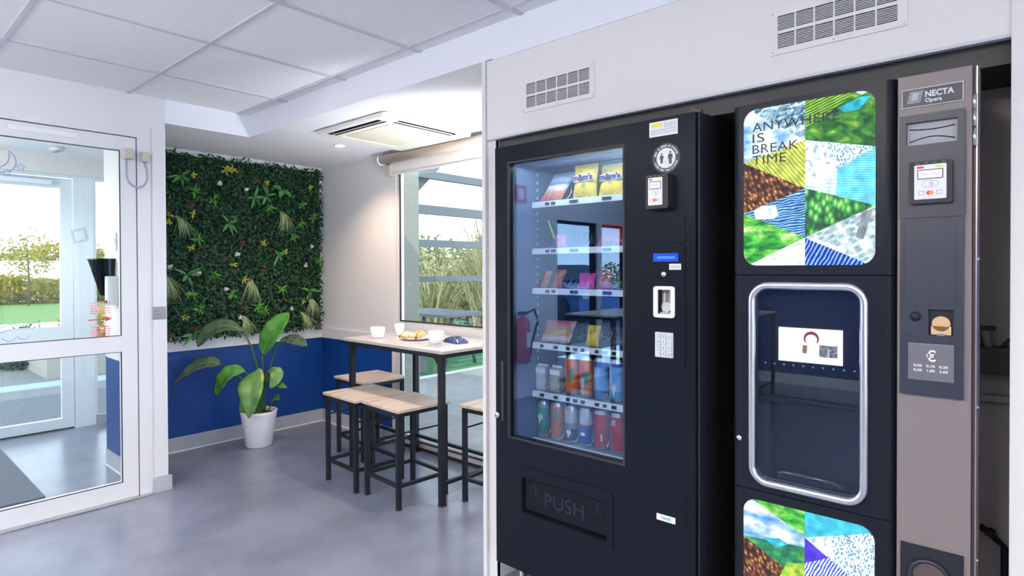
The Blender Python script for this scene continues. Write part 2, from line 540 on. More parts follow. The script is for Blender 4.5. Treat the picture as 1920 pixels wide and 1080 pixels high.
def text(body, h, loc, m, parent, face='-y', align='LEFT', sx=1.0, name='lettering', spacing=1.0, depth=0.0006, bold=0.0, width=None, turn=0.0):
    """h: height of a capital; loc: world position of the left end of the baseline"""
    cu = bpy.data.curves.new(name, 'FONT')
    cu.body = body
    cu.size = h / 0.70
    cu.align_x = align
    cu.space_character = spacing
    cu.extrude = depth
    cu.offset = bold
    cu.resolution_u = 3
    t = bpy.data.objects.new('tmp', cu)
    COL.objects.link(t)
    dg = bpy.context.evaluated_depsgraph_get()
    me = bpy.data.meshes.new_from_object(t.evaluated_get(dg))
    bpy.data.objects.remove(t)
    bpy.data.curves.remove(cu)
    if width:
        xs_ = [v.co.x for v in me.vertices]
        me.transform(Matrix.Translation((-min(xs_), 0, 0)))
        sx = width / max(1e-6, max(xs_) - min(xs_))
    if turn:
        me.transform(Matrix.Rotation(turn, 4, 'Z'))
    rot = {'-y': Matrix.Rotation(R(90), 4, 'X'), '+x': Matrix.Rotation(R(90), 4, 'Z') @ Matrix.Rotation(R(90), 4, 'X')}[face]
    me.transform(Matrix.Translation(loc) @ rot @ Matrix.Diagonal((sx, 1, 1, 1)))
    r = parent
    while r is not None and r.parent:
        r = r.parent
    if r is not None:
        me.transform(Matrix.Translation(-Vector(r.location)))
    me.name = name
    me.materials.clear()
    me.materials.append(m)
    o = bpy.data.objects.new(name, me)
    COL.objects.link(o)
    if parent is not None:
        o.parent = parent
    return o

# ------------------------------------------------------------------ the room
CZ = 2.395          # main ceiling
LZ = 2.25           # ceiling of the alcove
b = MB().box(-6.17, 3.0, -3.7, 1.245, -0.1, 0).box(-6.17, -4.9, 1.245, 2.3, -0.1, 0).box(-4.9, 3.0, 1.245, 2.97, -0.1, 0)
struct('floor', b, M['floor'])

b = MB().box(-4.0, 3.0, -3.7, 1.87, CZ, CZ + 0.1, 0)
xs = [-2.843 + 0.635 * k for k in range(-1, 10)]
ys = [1.15 + 0.635 * k for k in range(-7, 2)]
for x in xs:
    b.box(x - 0.012, x + 0.012, -3.7, 1.865, CZ - 0.006, CZ + 0.001, 1)
for y in ys:
    b.box(-4.0, 3.0, y - 0.009, y + 0.009, CZ - 0.0055, CZ + 0.001, 1)
struct('ceiling', b, [M['tile'], M['grid']])
b = MB().box(-4.9, -4.0, 1.345, 2.97, LZ, 2.6).box(-4.0, -1.735, 1.865, 2.97, LZ, 2.6).box(-1.735, 3.0, 1.865, 2.97, LZ - 0.006, 2.6)
b.box(-4.0, -3.998, 1.345, 1.865, LZ, CZ)
struct('ceiling_alcove', b, M['soffit'])
b = MB().box(-6.3, -4.12, -1.2, 1.345, 2.3, 2.4).box(-6.3, -4.9, 1.345, 2.4, 2.3, 2.4)
struct('ceiling_porch', b, M['soffit'])

# wall with the glass door and, further back, two windows
W1, W2 = (-2.62, -1.80), (-3.34, -2.72)
outer = [(-3.7, 0), (0.19, 0), (0.19, 2.205), (1.262, 2.205), (1.262, 0), (1.345, 0), (1.345, CZ + 0.05), (-3.7, CZ + 0.05)]
b = MB().prism(outer, [rect(*W1, 0.05, 1.90), rect(*W2, 0.05, 1.90)], 'yz', -4.12, -4.0)
struct('wall_left', b, M['white'])
b = MB().box(-4.0, -3.994, 1.268, 1.345, 0.09, 2.205, 0).box(-4.0, -3.991, 1.272, 1.318, 0.09, 2.205, 0)
b.box(-4.0, -3.993, 1.262, 1.345, 2.205, 2.213)
struct('trim_1', b, M['upvc'])
b = MB().box(-3.999, -3.978, 1.258, 1.362, 0.0, 0.088, 0, 0.003)
struct('baseboard_post', b, M['skirt'])
for n, (w, nm) in enumerate(((W1, 'window_2'), (W2, 'window_3'))):
    o = thing(nm, None, None, (-4.06, w[0], 0.25))
    o['kind'] = 'structure'
    MB().prism(rect(w[0], w[1], 0.05, 1.90), [rect(w[0] + 0.03, w[1] - 0.03, 0.08, 1.87)], 'yz', -4.10, -4.02).build('window_frame', M['black'], o)
    MB().box(-4.063, -4.058, w[0] + 0.03, w[1] - 0.03, 0.08, 1.87).build('window_pane', M['glass'], o)

# walls of the alcove
b = MB().box(-4.9, -4.765, 1.345, 2.97, 0.745, LZ, 0).box(-4.9, -4.765, 1.345, 2.97, 0, 0.745, 1)
struct('wall_end', b, [M['wallwhite'], M['blue']])
b = MB().box(-4.765, -3.76, 2.87, 2.97, 0.745, LZ, 0).box(-4.765, -3.76, 2.87, 2.97, 0, 0.745, 1).box(-3.76, -3.70, 2.87, 2.91, 0, LZ, 0)
b.box(-3.70, -1.80, 2.87, 2.97, 2.20, LZ, 0).box(-1.80, -1.735, 1.885, 2.97, 0, LZ, 0)
struct('wall_window', b, [M['wallwhite'], M['blue']])
b = MB().box(-4.765, -4.752, 1.345, 2.87, 0.745, 0.835, 0, 0.002).box(-4.752, -3.76, 2.857, 2.87, 0.745, 0.835, 0, 0.002)
struct('trim_2', b, M['white'])
b = MB().box(-4.765, -4.752, 1.345, 2.87, 0.006, 0.108, 0, 0.002).box(-4.752, -3.735, 2.857, 2.87, 0.006, 0.108, 0, 0.002)
b.box(-4.765, -4.746, 1.345, 2.87, 0.0, 0.009, 1).box(-4.752, -3.735, 2.851, 2.87, 0.0, 0.009, 1)
struct('baseboard_alcove', b, [M['skirt'], M['paper']])

# full height window of the alcove
o = thing('window_1', None, None, (-2.75, 2.87, 0))
o['kind'] = 'structure'
fr = MB().prism(rect(-3.70, -1.80, 0.0, 2.20), [rect(-3.652, -1.84, 0.055, 0.80), rect(-3.652, -1.84, 0.955, 2.15)], 'xz', 2.875, 2.908)
fr.box(-3.66, -1.83, 2.868, 2.876, 0.80, 0.94)
for z in (0.062, 0.078):
    fr.box(-3.652, -1.84, 2.878, 2.905, z, z + 0.006)
fr.build('window_frame', M['upvc'], o)
g = MB()
for z0, z1 in ((0.055, 0.80), (0.955, 2.15)):
    g.prism(rect(-3.658, -1.834, z0 - 0.006, z1 + 0.006), [rect(-3.648, -1.844, z0 + 0.004, z1 - 0.004)], 'xz', 2.870, 2.879)
g.box(-3.70, -1.80, 2.862, 2.874, 0, 0.016)
g.build('window_gasket', M['gasket'], o)
MB().box(-3.652, -1.84, 2.890, 2.895, 0.055, 0.80).build('window_pane', M['glass'], o)
MB().box(-3.652, -1.84, 2.890, 2.895, 0.955, 2.15).build('window_pane', M['glass'], o)

# niche of the machines: fascia, posts, inner boards
b = MB().box(-1.776, -0.036, 1.870, 1.888, 1.908, 2.246)
b.box(-1.776, -0.036, 1.868, 1.890, 1.904, 1.912, 1)
struct('wall_fascia', b, [M['wallwhite'], M['grid']])
b = MB().box(-1.800, -1.779, 1.862, 1.885, 0, 2.25, 0, 0.004).box(-1.779, -1.735, 1.880, 1.90, 0, 1.91, 1)
b.box(-0.036, -0.006, 1.862, 1.885, 0, 2.40, 2, 0.002)
struct('trim_3', b, [M['upvc'], M['white'], M['wallwhite']])
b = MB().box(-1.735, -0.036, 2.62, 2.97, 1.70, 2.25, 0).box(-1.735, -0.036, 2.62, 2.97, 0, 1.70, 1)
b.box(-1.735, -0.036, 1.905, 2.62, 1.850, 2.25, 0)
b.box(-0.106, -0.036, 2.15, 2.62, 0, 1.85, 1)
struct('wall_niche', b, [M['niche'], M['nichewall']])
b = MB().box(-0.034, -0.006, 1.885, 2.97, 0, 2.25, 0)
struct('wall_niche_side', b, mat('olive_board', (0.16, 0.17, 0.14), 0.6))
b = MB().box(-0.004, 3.0, 1.870, 1.95, 1.113, 2.40, 0, 0.002).box(-0.004, 3.0, 1.870, 1.95, 0, 1.108, 0, 0.002).box(0.0, 3.0, 1.876, 1.97, 0, 2.39, 1)
struct('wall_cupboards', b, [M['wallwhite'], M['brown']])

# the rest of the room, behind the camera
b = MB().box(-4.12, 3.1, -3.8, -3.7, 0, 2.45, 0).box(-4.0, 3.0, -3.7, -3.688, 0, 0.12, 1)
struct('wall_back', b, [M['navy'], M['wallwhite']])
b = MB().box(3.0, 3.1, -3.8, 2.97, 0, 2.45, 0)
struct('wall_right', b, M['wallwhite'])

# ------------------------------------------------------------------ porch behind the glass door
b = MB().box(-4.83, -4.12, 1.245, 1.345, 0.745, 2.3, 0).box(-4.83, -4.12, 1.245, 1.345, 0, 0.745, 1)
b.box(-4.9, -4.83, 1.255, 1.345, 0.745, 2.3, 0).box(-4.9, -4.83, 1.255, 1.345, 0, 0.745, 1)
struct('wall_porch', b, [M['wallwhite'], M['blue']])
b = MB().box(-4.83, -4.12, 1.232, 1.245, 0.008, 0.105, 0).box(-4.83, -4.12, 1.226, 1.245, 0, 0.008, 1)
struct('baseboard_porch', b, [M['skirt'], M['paper']])
b = MB().box(-6.25, -4.9, 2.3, 2.4, 0, 2.3, 0)
b.box(-6.25, -4.12, -1.3, -1.2, 0, 2.3, 0).box(-6.23, -6.11, -1.2, 0.13, 0, 2.3, 0)
b.box(-6.23, -6.11, 0.13, 2.3, 2.155, 2.3, 0)
struct('wall_porch_outer', b, M['wallwhite'])
o = thing('door_2', None, None, (-6.17, 0.9, 0))
o['kind'] = 'structure'
MB().prism(rect(0.20, 1.345, 0.012, 2.13), [rect(0.32, 1.262, 0.095, 0.68), rect(0.32, 1.262, 0.876, 2.045)], 'yz', -6.21, -6.165).build('door_leaf', M['upvc2'], o)
MB().prism([(0.13, 0), (0.195, 0), (0.195, 2.138), (1.353, 2.138), (1.353, 0), (1.50, 0), (1.50, 2.155), (0.13, 2.155)], (), 'yz', -6.21, -6.155).build('door_frame', M['upvc2'], o)
MB().box(-6.19, -6.186, 0.32, 1.262, 0.095, 0.68).build('door_pane', M['glass'], o)
MB().box(-6.19, -6.186, 0.32, 1.262, 0.876, 2.045).build('door_pane', M['glass'], o)
MB().box(-6.20, -6.16, 0.20, 1.345, 0.0, 0.010).build('threshold', M['gasket'], o)
MB().box(-6.155, -6.11, 0.70, 1.20, 2.06, 2.10, 0, 0.004).build('door_closer', M['upvc2'], o)
o = thing('window_4', None, None, (-6.17, 1.9, 0))
o['kind'] = 'structure'
MB().prism(rect(1.50, 2.30, 0.0, 2.155), [rect(1.515, 2.26, 0.075, 2.13)], 'yz', -6.21, -6.16).build('window_frame', M['upvc2'], o)
MB().box(-6.19, -6.186, 1.51, 2.27, 0.07, 2.14).build('window_pane', M['glass'], o)
b = MB().box(-6.158, -6.146, 1.50, 2.30, 0, 0.085)
struct('baseboard_side', b, M['skirt'])
b = MB().box(-5.95, -4.4, -1.0, 0.815, 0.0, 0.008, 0, 0.002)
tag(b.build('door_mat', M['mat']), 'dark grey entrance mat on the porch floor behind the glass door', 'mat')
t = thing('smoke_detector', 'small white detector with two dark slots on the porch ceiling', 'detector', (-5.65, 1.14, 2.3))
MB().lathe([(0.05, 0), (0.05, -0.02), (0.035, -0.035)], -5.65, 1.14, 2.3, 24).build('housing', M['upvc'], t)
MB().box(-5.70, -5.66, 1.125, 1.15, 2.262, 2.266).box(-5.645, -5.60, 1.13, 1.155, 2.262, 2.266).build('slots', M['greyprint'], t)
t = thing('wall_dispenser', 'black tapered dispenser mounted on the porch side wall', 'dispenser', (-4.72, 1.245, 1.17))
def taper(m, x0, x1, y0, y1, z0, X0, X1, Y0, Y1, z1, mi=0):
    m.add([(x0, y0, z0), (x1, y0, z0), (x1, y1, z0), (x0, y1, z0), (X0, Y0, z1), (X1, Y0, z1), (X1, Y1, z1), (X0, Y1, z1)],
          [(3, 2, 1, 0), (4, 5, 6, 7), (0, 1, 5, 4), (1, 2, 6, 5), (2, 3, 7, 6), (3, 0, 4, 7)], mi)
    return m
taper(MB(), -4.76, -4.66, 1.19, 1.244, 1.18, -4.84, -4.62, 1.14, 1.244, 1.42).build('body', mat('matt_black', (0.008, 0.010, 0.013), 0.9, spec=0.0), t)
MB().box(-4.845, -4.615, 1.135, 1.244, 1.42, 1.428, 0, 0.002).build('rim', M['black'], t)
t = thing('soap_dispenser', 'small grey box dispenser beside the black dispenser in the porch', 'dispenser', (-4.58, 1.245, 1.10))
MB().box(-4.62, -4.55, 1.18, 1.244, 1.12, 1.31, 0, 0.008).build('body', M['silver'], t)
MB().box(-4.605, -4.565, 1.172, 1.182, 1.13, 1.15).build('nozzle', M['dark'], t)
t = thing('switch_plate', 'narrow white plate high on the porch side wall', 'switch', (-4.59, 1.245, 1.48))
MB().box(-4.61, -4.585, 1.236, 1.244, 1.48, 1.60, 0, 0.002).build('plate', M['upvc'], t)
MB().box(-4.605, -4.59, 1.233, 1.237, 1.52, 1.56).build('rocker', M['grid'], t)

# glass door into the room
o = thing('door_1', None, None, (-4.0, 0.72, 0))
o['kind'] = 'structure'
MB().prism(rect(0.25, 1.186, 0.006, 2.132), [rect(0.335, 1.106, 0.103, 0.873), rect(0.335, 1.106, 0.965, 2.05)], 'yz', -4.05, -4.0).build('door_leaf', M['upvc'], o)
MB().prism([(0.19, 0), (0.246, 0), (0.246, 2.138), (1.192, 2.138), (1.192, 0), (1.262, 0), (1.262, 2.205), (0.19, 2.205)], (), 'yz', -4.06, -3.996).build('door_frame', M['upvc'], o)
g = MB().prism(rect(0.240, 1.196, 0.0, 2.142), [rect(0.262, 1.174, 0.02, 2.12)], 'yz', -4.056, -4.05)
g.box(-4.05, -4.002, 0.25, 1.19, 0.0, 0.006)
for z0, z1 in ((0.103, 0.873), (0.965, 2.05)):
    g.prism(rect(0.331, 1.110, z0 - 0.004, z1 + 0.004), [rect(0.339, 1.102, z0 + 0.004, z1 - 0.004)], 'yz', -4.012, -4.004)
g.build('door_gasket', M['gasket'], o)
MB().box(-4.028, -4.022, 0.335, 1.106, 0.103, 0.873).build('door_pane', M['glass'], o)
MB().box(-4.028, -4.022, 0.335, 1.106, 0.965, 2.05).build('door_pane', M['glass'], o)
MB().box(-3.996, -3.955, 0.19, 1.255, 0.0, 0.007, 0, 0.002).build('threshold', M['steel'], o)
MB().box(-4.0, -3.994, 0.60, 0.90, 2.085, 2.112, 0, 0.002).build('name_plate', M['paper'], o)
MB().box(-3.996, -3.988, 1.262, 1.343, 1.050, 1.128, 0, 0.003).lathe([(0.012, 0), (0.010, 0.004)], -3.988, 1.30, 1.09, 16, 0, 'x').build('strike_plate', M['steel'], o)
# marker drawings and red notice on the glass
X = -4.0185
d = MB()
def arc(cy, cz, r, a0, a1, n=14, sz=1.0):
    return [(X, cy + r * math.cos(R(a0 + (a1 - a0) * i / n)), cz + sz * r * math.sin(R(a0 + (a1 - a0) * i / n))) for i in range(n + 1)]
d.tube(arc(0.575, 1.92, 0.062, -150, 60), 0.0018, 4)
d.tube(arc(0.545, 1.945, 0.064, -110, 20), 0.0018, 4)
for cy, cz, r in ((0.655, 1.895, 0.022), (0.60, 1.862, 0.018)):
    d.tube([(X, cy + (r if k % 2 == 0 else r * 0.5) * math.cos(R(90 + 36 * k)), cz + (r if k % 2 == 0 else r * 0.5) * math.sin(R(90 + 36 * k))) for k in range(10)], 0.0015, 4, closed=True)
for q in ([(0.872, 1.572), (0.938, 1.590), (0.950, 1.520), (0.884, 1.500)], [(0.880, 1.565), (0.932, 1.580), (0.942, 1.526), (0.891, 1.508)]):
    d.tube([(X, a, c) for a, c in q], 0.0014, 4, closed=True)
d.tube(arc(0.70, 1.555, 0.022, 10, 150), 0.002, 4)
d.tube([(X, 0.56, 1.05), (X, 0.60, 1.066), (X, 0.66, 1.058), (X, 0.72, 1.072), (X, 0.725, 1.085), (X, 0.728, 1.04)], 0.0016, 4)
d.tube([(X, 0.56, 1.025), (X, 0.61, 1.04), (X, 0.70, 1.04), (X, 0.73, 1.052)], 0.0014, 4)
d.tube(arc(0.60, 1.01, 0.03, 200, 330), 0.0014, 4)
d.tube(arc(0.66, 1.015, 0.03, 200, 330), 0.0014, 4)
d.build('marker_drawing', M['purpleink'], o)
d = MB().tube([(X, 0.945, 1.066), (X, 1.04, 1.069)], 0.0035, 6)
d.add([(X, 1.03, 1.085), (X, 1.062, 1.069), (X, 1.03, 1.053), (X + 0.001, 1.03, 1.085), (X + 0.001, 1.062, 1.069), (X + 0.001, 1.03, 1.053)], [(0, 1, 2), (5, 4, 3), (0, 3, 4, 1), (1, 4, 5, 2), (2, 5, 3, 0)])
d.build('red_arrow', M['red'], o)
redfilm = bpy.data.materials.new('red_film')
redfilm.use_nodes = True
_nt = redfilm.node_tree
_nt.nodes.clear()
_o = _nt.nodes.new('ShaderNodeOutputMaterial'); _m = _nt.nodes.new('ShaderNodeMixShader'); _t = _nt.nodes.new('ShaderNodeBsdfTransparent'); _d = _nt.nodes.new('ShaderNodeBsdfDiffuse')
_d.inputs[0].default_value = (0.95, 0.30, 0.32, 1); _m.inputs[0].default_value = 0.45
_nt.links.new(_t.outputs[0], _m.inputs[1]); _nt.links.new(_d.outputs[0], _m.inputs[2]); _nt.links.new(_m.outputs[0], _o.inputs[0])
d = MB()
random.seed(4)
for z0, n in ((1.165, 5), (1.03, 5)):
    for k in range(n):
        z = z0 - k * 0.0145
        y = 0.958
        while y < 1.05:
            w = random.uniform(0.008, 0.022)
            d.box(X, X + 0.0006, y, min(y + w, 1.055), z - 0.0095, z)
            y += w + 0.004
d.build('red_notice', redfilm, o)

# door loop cable
t = thing('door_loop_cable', 'grey looped cable between two beige boxes at the top of the glass door', 'cable', (-4.0, 1.18, 1.84))
MB().box(-4.0, -3.955, 1.116, 1.166, 2.000, 2.062, 0, 0.012).build('junction_box', M['beige'], t)
MB().box(-3.996, -3.955, 1.205, 1.250, 1.993, 2.052, 0, 0.012).build('junction_box', M['beige'], t)
pts = []
for i in range(25):
    a = i / 24
    ang = PI + PI * a
    if a < 0.5:
        yy = 1.178 + 0.050 * math.cos(ang)
    else:
        yy = 1.178 + 0.058 * math.cos(ang)
    zz = 1.905 + 0.068 * math.sin(ang)
    pts.append((-3.968 + 0.012 * math.sin(PI * a), yy, zz))
pts = [(-3.975, 1.130, 2.002), (-3.972, 1.129, 1.96)] + pts + [(-3.972, 1.234, 1.95), (-3.975, 1.222, 1.995)]
MB().tube(pts, 0.0065, 10).build('flexible_conduit', M['pink'], t)

# ------------------------------------------------------------------ ceiling cassette, spots, blind, grilles
t = thing('ceiling_air_conditioner', 'cream square four way air conditioning cassette in the alcove ceiling', 'air conditioner', (-3.12, 2.42, LZ))
x0, x1, y0, y1 = -3.49, -2.755, 2.062, 2.765
z1 = LZ - 0.030
slots = [rect(-3.41, -2.86, 2.090, 2.160), rect(-2.860, -2.785, 2.19, 2.66), rect(-3.40, -2.845, 2.655, 2.715), rect(-3.445, -3.385, 2.19, 2.64)]
pan = MB().prism(rrect(x0, x1, y0, y1, 0.03, 4), slots[:2], 'xy', z1, LZ - 0.004)
pan.build('cover_panel', M['accream'], t)
sl = MB()
for s_ in slots[:2]:
    xa, ya = s_[0]; xb, yb = s_[2]
    sl.box(xa - 0.004, xb + 0.004, ya - 0.004, yb + 0.004, LZ - 0.008, LZ - 0.003)
for s_ in slots[:2]:
    (xa, ya), (xb, yb) = s_[0], s_[2]
    sl.prism(s_, [rect(xa + 0.002, xb - 0.002, ya + 0.002, yb - 0.002)], 'xy', z1 + 0.001, LZ - 0.004)  # dark lining puts the shade of the slots into the colour
sl.build('air_slot', M['gasket'], t)
MB().box(-3.405, -2.865, 2.136, 2.141, z1 + 0.001, z1 + 0.006).build('vane', M['accream'], t)
MB().box(-2.838, -2.833, 2.195, 2.655, z1 + 0.001, z1 + 0.006).build('vane', M['accream'], t)
MB().box(-3.40, -2.845, 2.655, 2.712, z1 - 0.003, z1, 0, 0.001).build('vane', M['accream'], t)
MB().box(-3.445, -3.388, 2.19, 2.64, z1 - 0.003, z1, 0, 0.001).build('vane', M['accream'], t)
g = MB().prism(rrect(-3.355, -2.90, 2.20, 2.625, 0.012, 3), (), 'xy', z1 - 0.004, z1)
g.build('intake_grille', M['acgrille'], t)
for xa in (-2.96, -2.84):
    MB().box(xa, xa + 0.035, 2.735, 2.748, z1 - 0.0015, z1 + 0.001).build('indicator_light', M['greyprint'], t)

for (x, y), lab in (((-3.78, 2.43), 'round white recessed spotlight, lit, in the alcove ceiling left of the cassette'), ((-2.25, 2.40), 'round white recessed spotlight in the alcove ceiling right of the cassette')):
    t = thing('recessed_spotlight', lab, 'spotlight', (x, y, LZ), 0, 'recessed spotlights of the alcove')
    MB().lathe([(0.047, 0.0), (0.047, -0.004), (0.036, -0.006), (0.034, 0.0)], x, y, LZ, 28).build('trim_ring', M['white'], t)
    MB().prism(disc(x, y, 0.034), (), 'xy', LZ - 0.004, LZ - 0.001).build('lens', mat('spot_glow', (1, 1, 1), emit=((1.0, 0.93, 0.82), 14)), t)
for i, (x, y) in enumerate(((-2.53, -0.44), (-0.62, -0.44), (1.28, -0.44), (-2.53, -2.34), (-0.62, -2.34), (1.28, -2.34))):
    t = thing('added_light_panel', 'added square light panel in the tiled ceiling, unseen behind the camera', 'ceiling light', (x, y, CZ), 0, 'added light panels of the tiled ceiling')
    MB().prism(rect(x - 0.30, x + 0.30, y - 0.30, y + 0.30), [rect(x - 0.27, x + 0.27, y - 0.27, y + 0.27)], 'xy', CZ - 0.014, CZ - 0.003).build('frame', M['white'], t)
    MB().box(x - 0.27, x + 0.27, y - 0.27, y + 0.27, CZ - 0.010, CZ - 0.005).build('diffuser', bpy.data.materials.get('panel_glow') or mat('panel_glow', (1, 1, 1), emit=((1.0, 0.96, 0.92), 2.5)), t)

t = thing('roller_blind', 'rolled up beige roller blind above the alcove window', 'blind', (-2.8, 2.80, 2.18))
MB().tube([(-3.775, 2.795, 2.192), (-1.805, 2.795, 2.192)], 0.034, 24).build('roller', M['blind'], t)
MB().lathe([(0.040, 0), (0.040, 0.012)], -3.788, 2.795, 2.190, 24, 0, 'x').box(-3.785, -3.775, 2.80, 2.868, 2.155, 2.225).build('end_bracket', M['white'], t)
MB().box(-3.71, -1.805, 2.828, 2.831, 2.080, 2.195).build('fabric', M['blindw'], t)
MB().box(-3.71, -1.805, 2.822, 2.836, 2.070, 2.082, 0, 0.003).build('hem_bar', M['upvc'], t)
MB().box(-3.775, -3.71, 2.822, 2.868, 2.070, 2.155, 0, 0.003).build('side_bracket', M['blind'], t)

def grille(x0, x1, z0, z1, lab):
    t = thing('air_grille', lab, 'grille', ((x0 + x1) / 2, 1.87, z0), 0, 'white air grilles in the fascia')
    n = 6
    mx, mz = 0.022, 0.018
    zc = (z0 + z1) / 2
    cw = (x1 - x0 - 2 * mx + 0.004) / n
    holes = []
    for k in range(n):
        a = x0 + mx + k * cw
        holes.append(rect(a, a + cw - 0.004, zc + 0.005, z1 - mz))
        holes.append(rect(a, a + cw - 0.004, z0 + mz, zc - 0.005))
    MB().prism(rrect(x0, x1, z0, z1, 0.004, 3), holes, 'xz', 1.8655, 1.8705).build('frame', M['wallwhite'], t)
    MB().box(x0 + 0.015, x1 - 0.015, 1.8698, 1.8712, z0 + 0.012, z1 - 0.012).build('dark_backing', M['gasket'], t)
    l = MB()
    for (a, c) in ((zc + 0.005, z1 - mz), (z0 + mz, zc - 0.005)):
        m_ = 9
        for k in range(m_ - 1):
            z = a + (c - a) * (k + 1) / m_
            l.box(x0 + mx, x1 - mx, 1.8672, 1.8695, z - 0.0009, z + 0.0009)
    l.build('slats', M['wallwhite'], t)
    for x in (x0 + 0.008, (x0 + x1) / 2, x1 - 0.008):
        for z in (z0 + 0.008, z1 - 0.008):
            MB().lathe([(0.003, 0), (0.002, -0.001)], x, 1.8655, z, 10, 0, 'y').build('screw', M['steel'], t)
grille(-1.572, -1.222, 1.988, 2.120, 'small white slatted air grille in the fascia above the black snack machine')
grille(-0.594, -0.246, 1.988, 2.120, 'white slatted air grille in the fascia above the coffee machine, right end')

# ------------------------------------------------------------------ bar table and stools
TZ = 0.885
t = thing('bar_table', 'high bar table with pale wooden top and black metal legs by the alcove window', 'table', (-2.985, 2.545, 0), R(-1.2))
MB().box(-0.525, 0.505, -0.285, 0.285, TZ - 0.018, TZ, 0, 0.002).build('tabletop', M['topwood'], t, world=False)
ap = MB()
for y in (-0.27, 0.27):
    ap.box(-0.50, 0.49, y - 0.0125, y + 0.0125, TZ - 0.043, TZ - 0.018)
for x in (-0.4375, 0.4775):
    ap.box(x - 0.0125, x + 0.0125, -0.26, 0.26, TZ - 0.043, TZ - 0.018)
ap.build('apron', M['black'], t, world=False)
for x, s_ in ((-0.435, 1), (0.475, -1)):
    for y in (-0.268, 0.268):
        l = MB().box(x - 0.0165, x + 0.0165, y - 0.0165, y + 0.0165, 0.004, TZ - 0.018, 0, 0.002).build('leg', M['black'], t, world=False)
        MB().box(x - 0.018, x + 0.018, y - 0.018, y + 0.018, 0.0, 0.008).build('foot_cap', M['gasket'], l, world=False)
        xa = x + s_ * 0.0165
        MB().prism([(xa, TZ - 0.11), (xa + s_ * 0.012, TZ - 0.085), (xa + s_ * 0.045, TZ - 0.050), (xa + s_ * 0.07, TZ - 0.043), (xa, TZ - 0.043)], (), 'xz', y - 0.004, y + 0.004).build('corner_gusset', M['black'], t, world=False)
for x in (-0.435, 0.475):
    MB().box(x - 0.010, x + 0.010, -0.252, 0.252, 0.115, 0.135).build('foot_rail', M['black'], t, world=False)
MB().box(-0.42, 0.46, 0.258, 0.278, 0.115, 0.135).build('foot_rail', M['black'], t, world=False)

SZ = 0.563
stool = thing('bar_stool', 'bar stool with pale oak seat in front of the table, nearest the camera', 'stool', (-2.81, 2.245, 0), R(-4), 'black framed bar stools around the high table')
MB().box(-0.195, 0.195, -0.185, 0.185, SZ - 0.016, SZ, 0, 0.002).build('seat', M['wood'], stool, world=False)
f_ = MB()
for y in (-0.165, 0.165):
    f_.box(-0.165, 0.165, y - 0.0125, y + 0.0125, SZ - 0.041, SZ - 0.016)
for x in (-0.165, 0.165):
    f_.box(x - 0.0125, x + 0.0125, -0.155, 0.155, SZ - 0.041, SZ - 0.016)
f_.build('seat_frame', M['black'], stool, world=False)
for x in (-0.165, 0.165):
    for y in (-0.165, 0.165):
        l = MB().box(x - 0.0125, x + 0.0125, y - 0.0125, y + 0.0125, 0.004, SZ - 0.016, 0, 0.0015).build('leg', M['black'], stool, world=False)
        MB().box(x - 0.0135, x + 0.0135, y - 0.0135, y + 0.0135, 0, 0.008).build('foot_cap', M['gasket'], l, world=False)
for k in (-0.165, 0.165):
    MB().box(-0.153, 0.153, k - 0.0095, k + 0.0095, 0.122, 0.141).build('foot_rail', M['black'], stool, world=False)
    MB().box(k - 0.0095, k + 0.0095, -0.153, 0.153, 0.122, 0.141).build('foot_rail', M['black'], stool, world=False)
    MB().tube([(k, -0.153, 0.425), (k, 0.153, 0.425)], 0.0055, 8).build('thin_rod', M['black'], stool, world=False)
for (x, y, a, lab) in ((-3.215, 2.235, -2.5, 'bar stool with pale seat before the table, left one of the front pair'),
                       (-3.665, 2.600, -3, 'bar stool with pale seat behind the table leg, nearest the blue corner'),
                       (-2.310, 2.575, 2, 'bar stool at the right end of the table, half hidden by the white post')):
    c = copy_tree(stool)
    c.location = (x, y, 0)
    c.rotation_euler = (0, 0, R(a))
    c['label'] = lab

# things on the table
def cup(name, lab, x, y, r0, r1, h, grp=None, hand=None):
    t = thing(name, lab, 'cup', (x, y, TZ), 0, grp)
    MB().lathe([(r0 * 0.9, 0.0), (r0, 0.004), (r1, h), (r1 - 0.004, h), (r0 - 0.005, 0.010), (0.0, 0.010)], x, y, TZ, 32).build('body', M['ceramic'], t)
    MB().lathe([(r1 - 0.009, h * 0.82), (0.0, h * 0.82)], x, y, TZ, 24).build('drink', M['soil'], t)
    if hand is not None:
        c, s_ = math.cos(R(hand)), math.sin(R(hand))
        pts = [(x + c * (r1 * 0.92 + q[0]), y + s_ * (r1 * 0.92 + q[0]), TZ + q[1]) for q in ((0, h * 0.8), (0.016, h * 0.78), (0.022, h * 0.5), (0.014, h * 0.25), (-0.004, h * 0.22))]
        MB().tube(pts, 0.004, 8).build('handle', M['ceramic'], t)
cup('coffee_cup', 'wide white cup at the left end of the bar table', -3.335, 2.425, 0.044, 0.050, 0.072, 'white cups on the bar table', 100)
cup('coffee_cup', 'tall narrow white cup behind the plate on the bar table', -3.335, 2.610, 0.027, 0.036, 0.082, 'white cups on the bar table')
cup('coffee_cup', 'wide white cup right of the pastry plate on the bar table', -2.800, 2.475, 0.040, 0.050, 0.075, 'white cups on the bar table', 80)
t = thing('plate', 'round white plate of pastries on the bar table', 'plate', (-3.055, 2.530, TZ))
MB().lathe([(0.055, 0.0), (0.075, 0.004), (0.108, 0.016), (0.106, 0.019), (0.072, 0.008), (0.0, 0.008)], -3.055, 2.530, TZ, 40).build('plate_dish', M['ceramic'], t)
crust = mat('pastry_crust', (0.62, 0.26, 0.05), 0.45, noise=(30, (0.85, 0.58, 0.22)), bump=(60, 0.4))
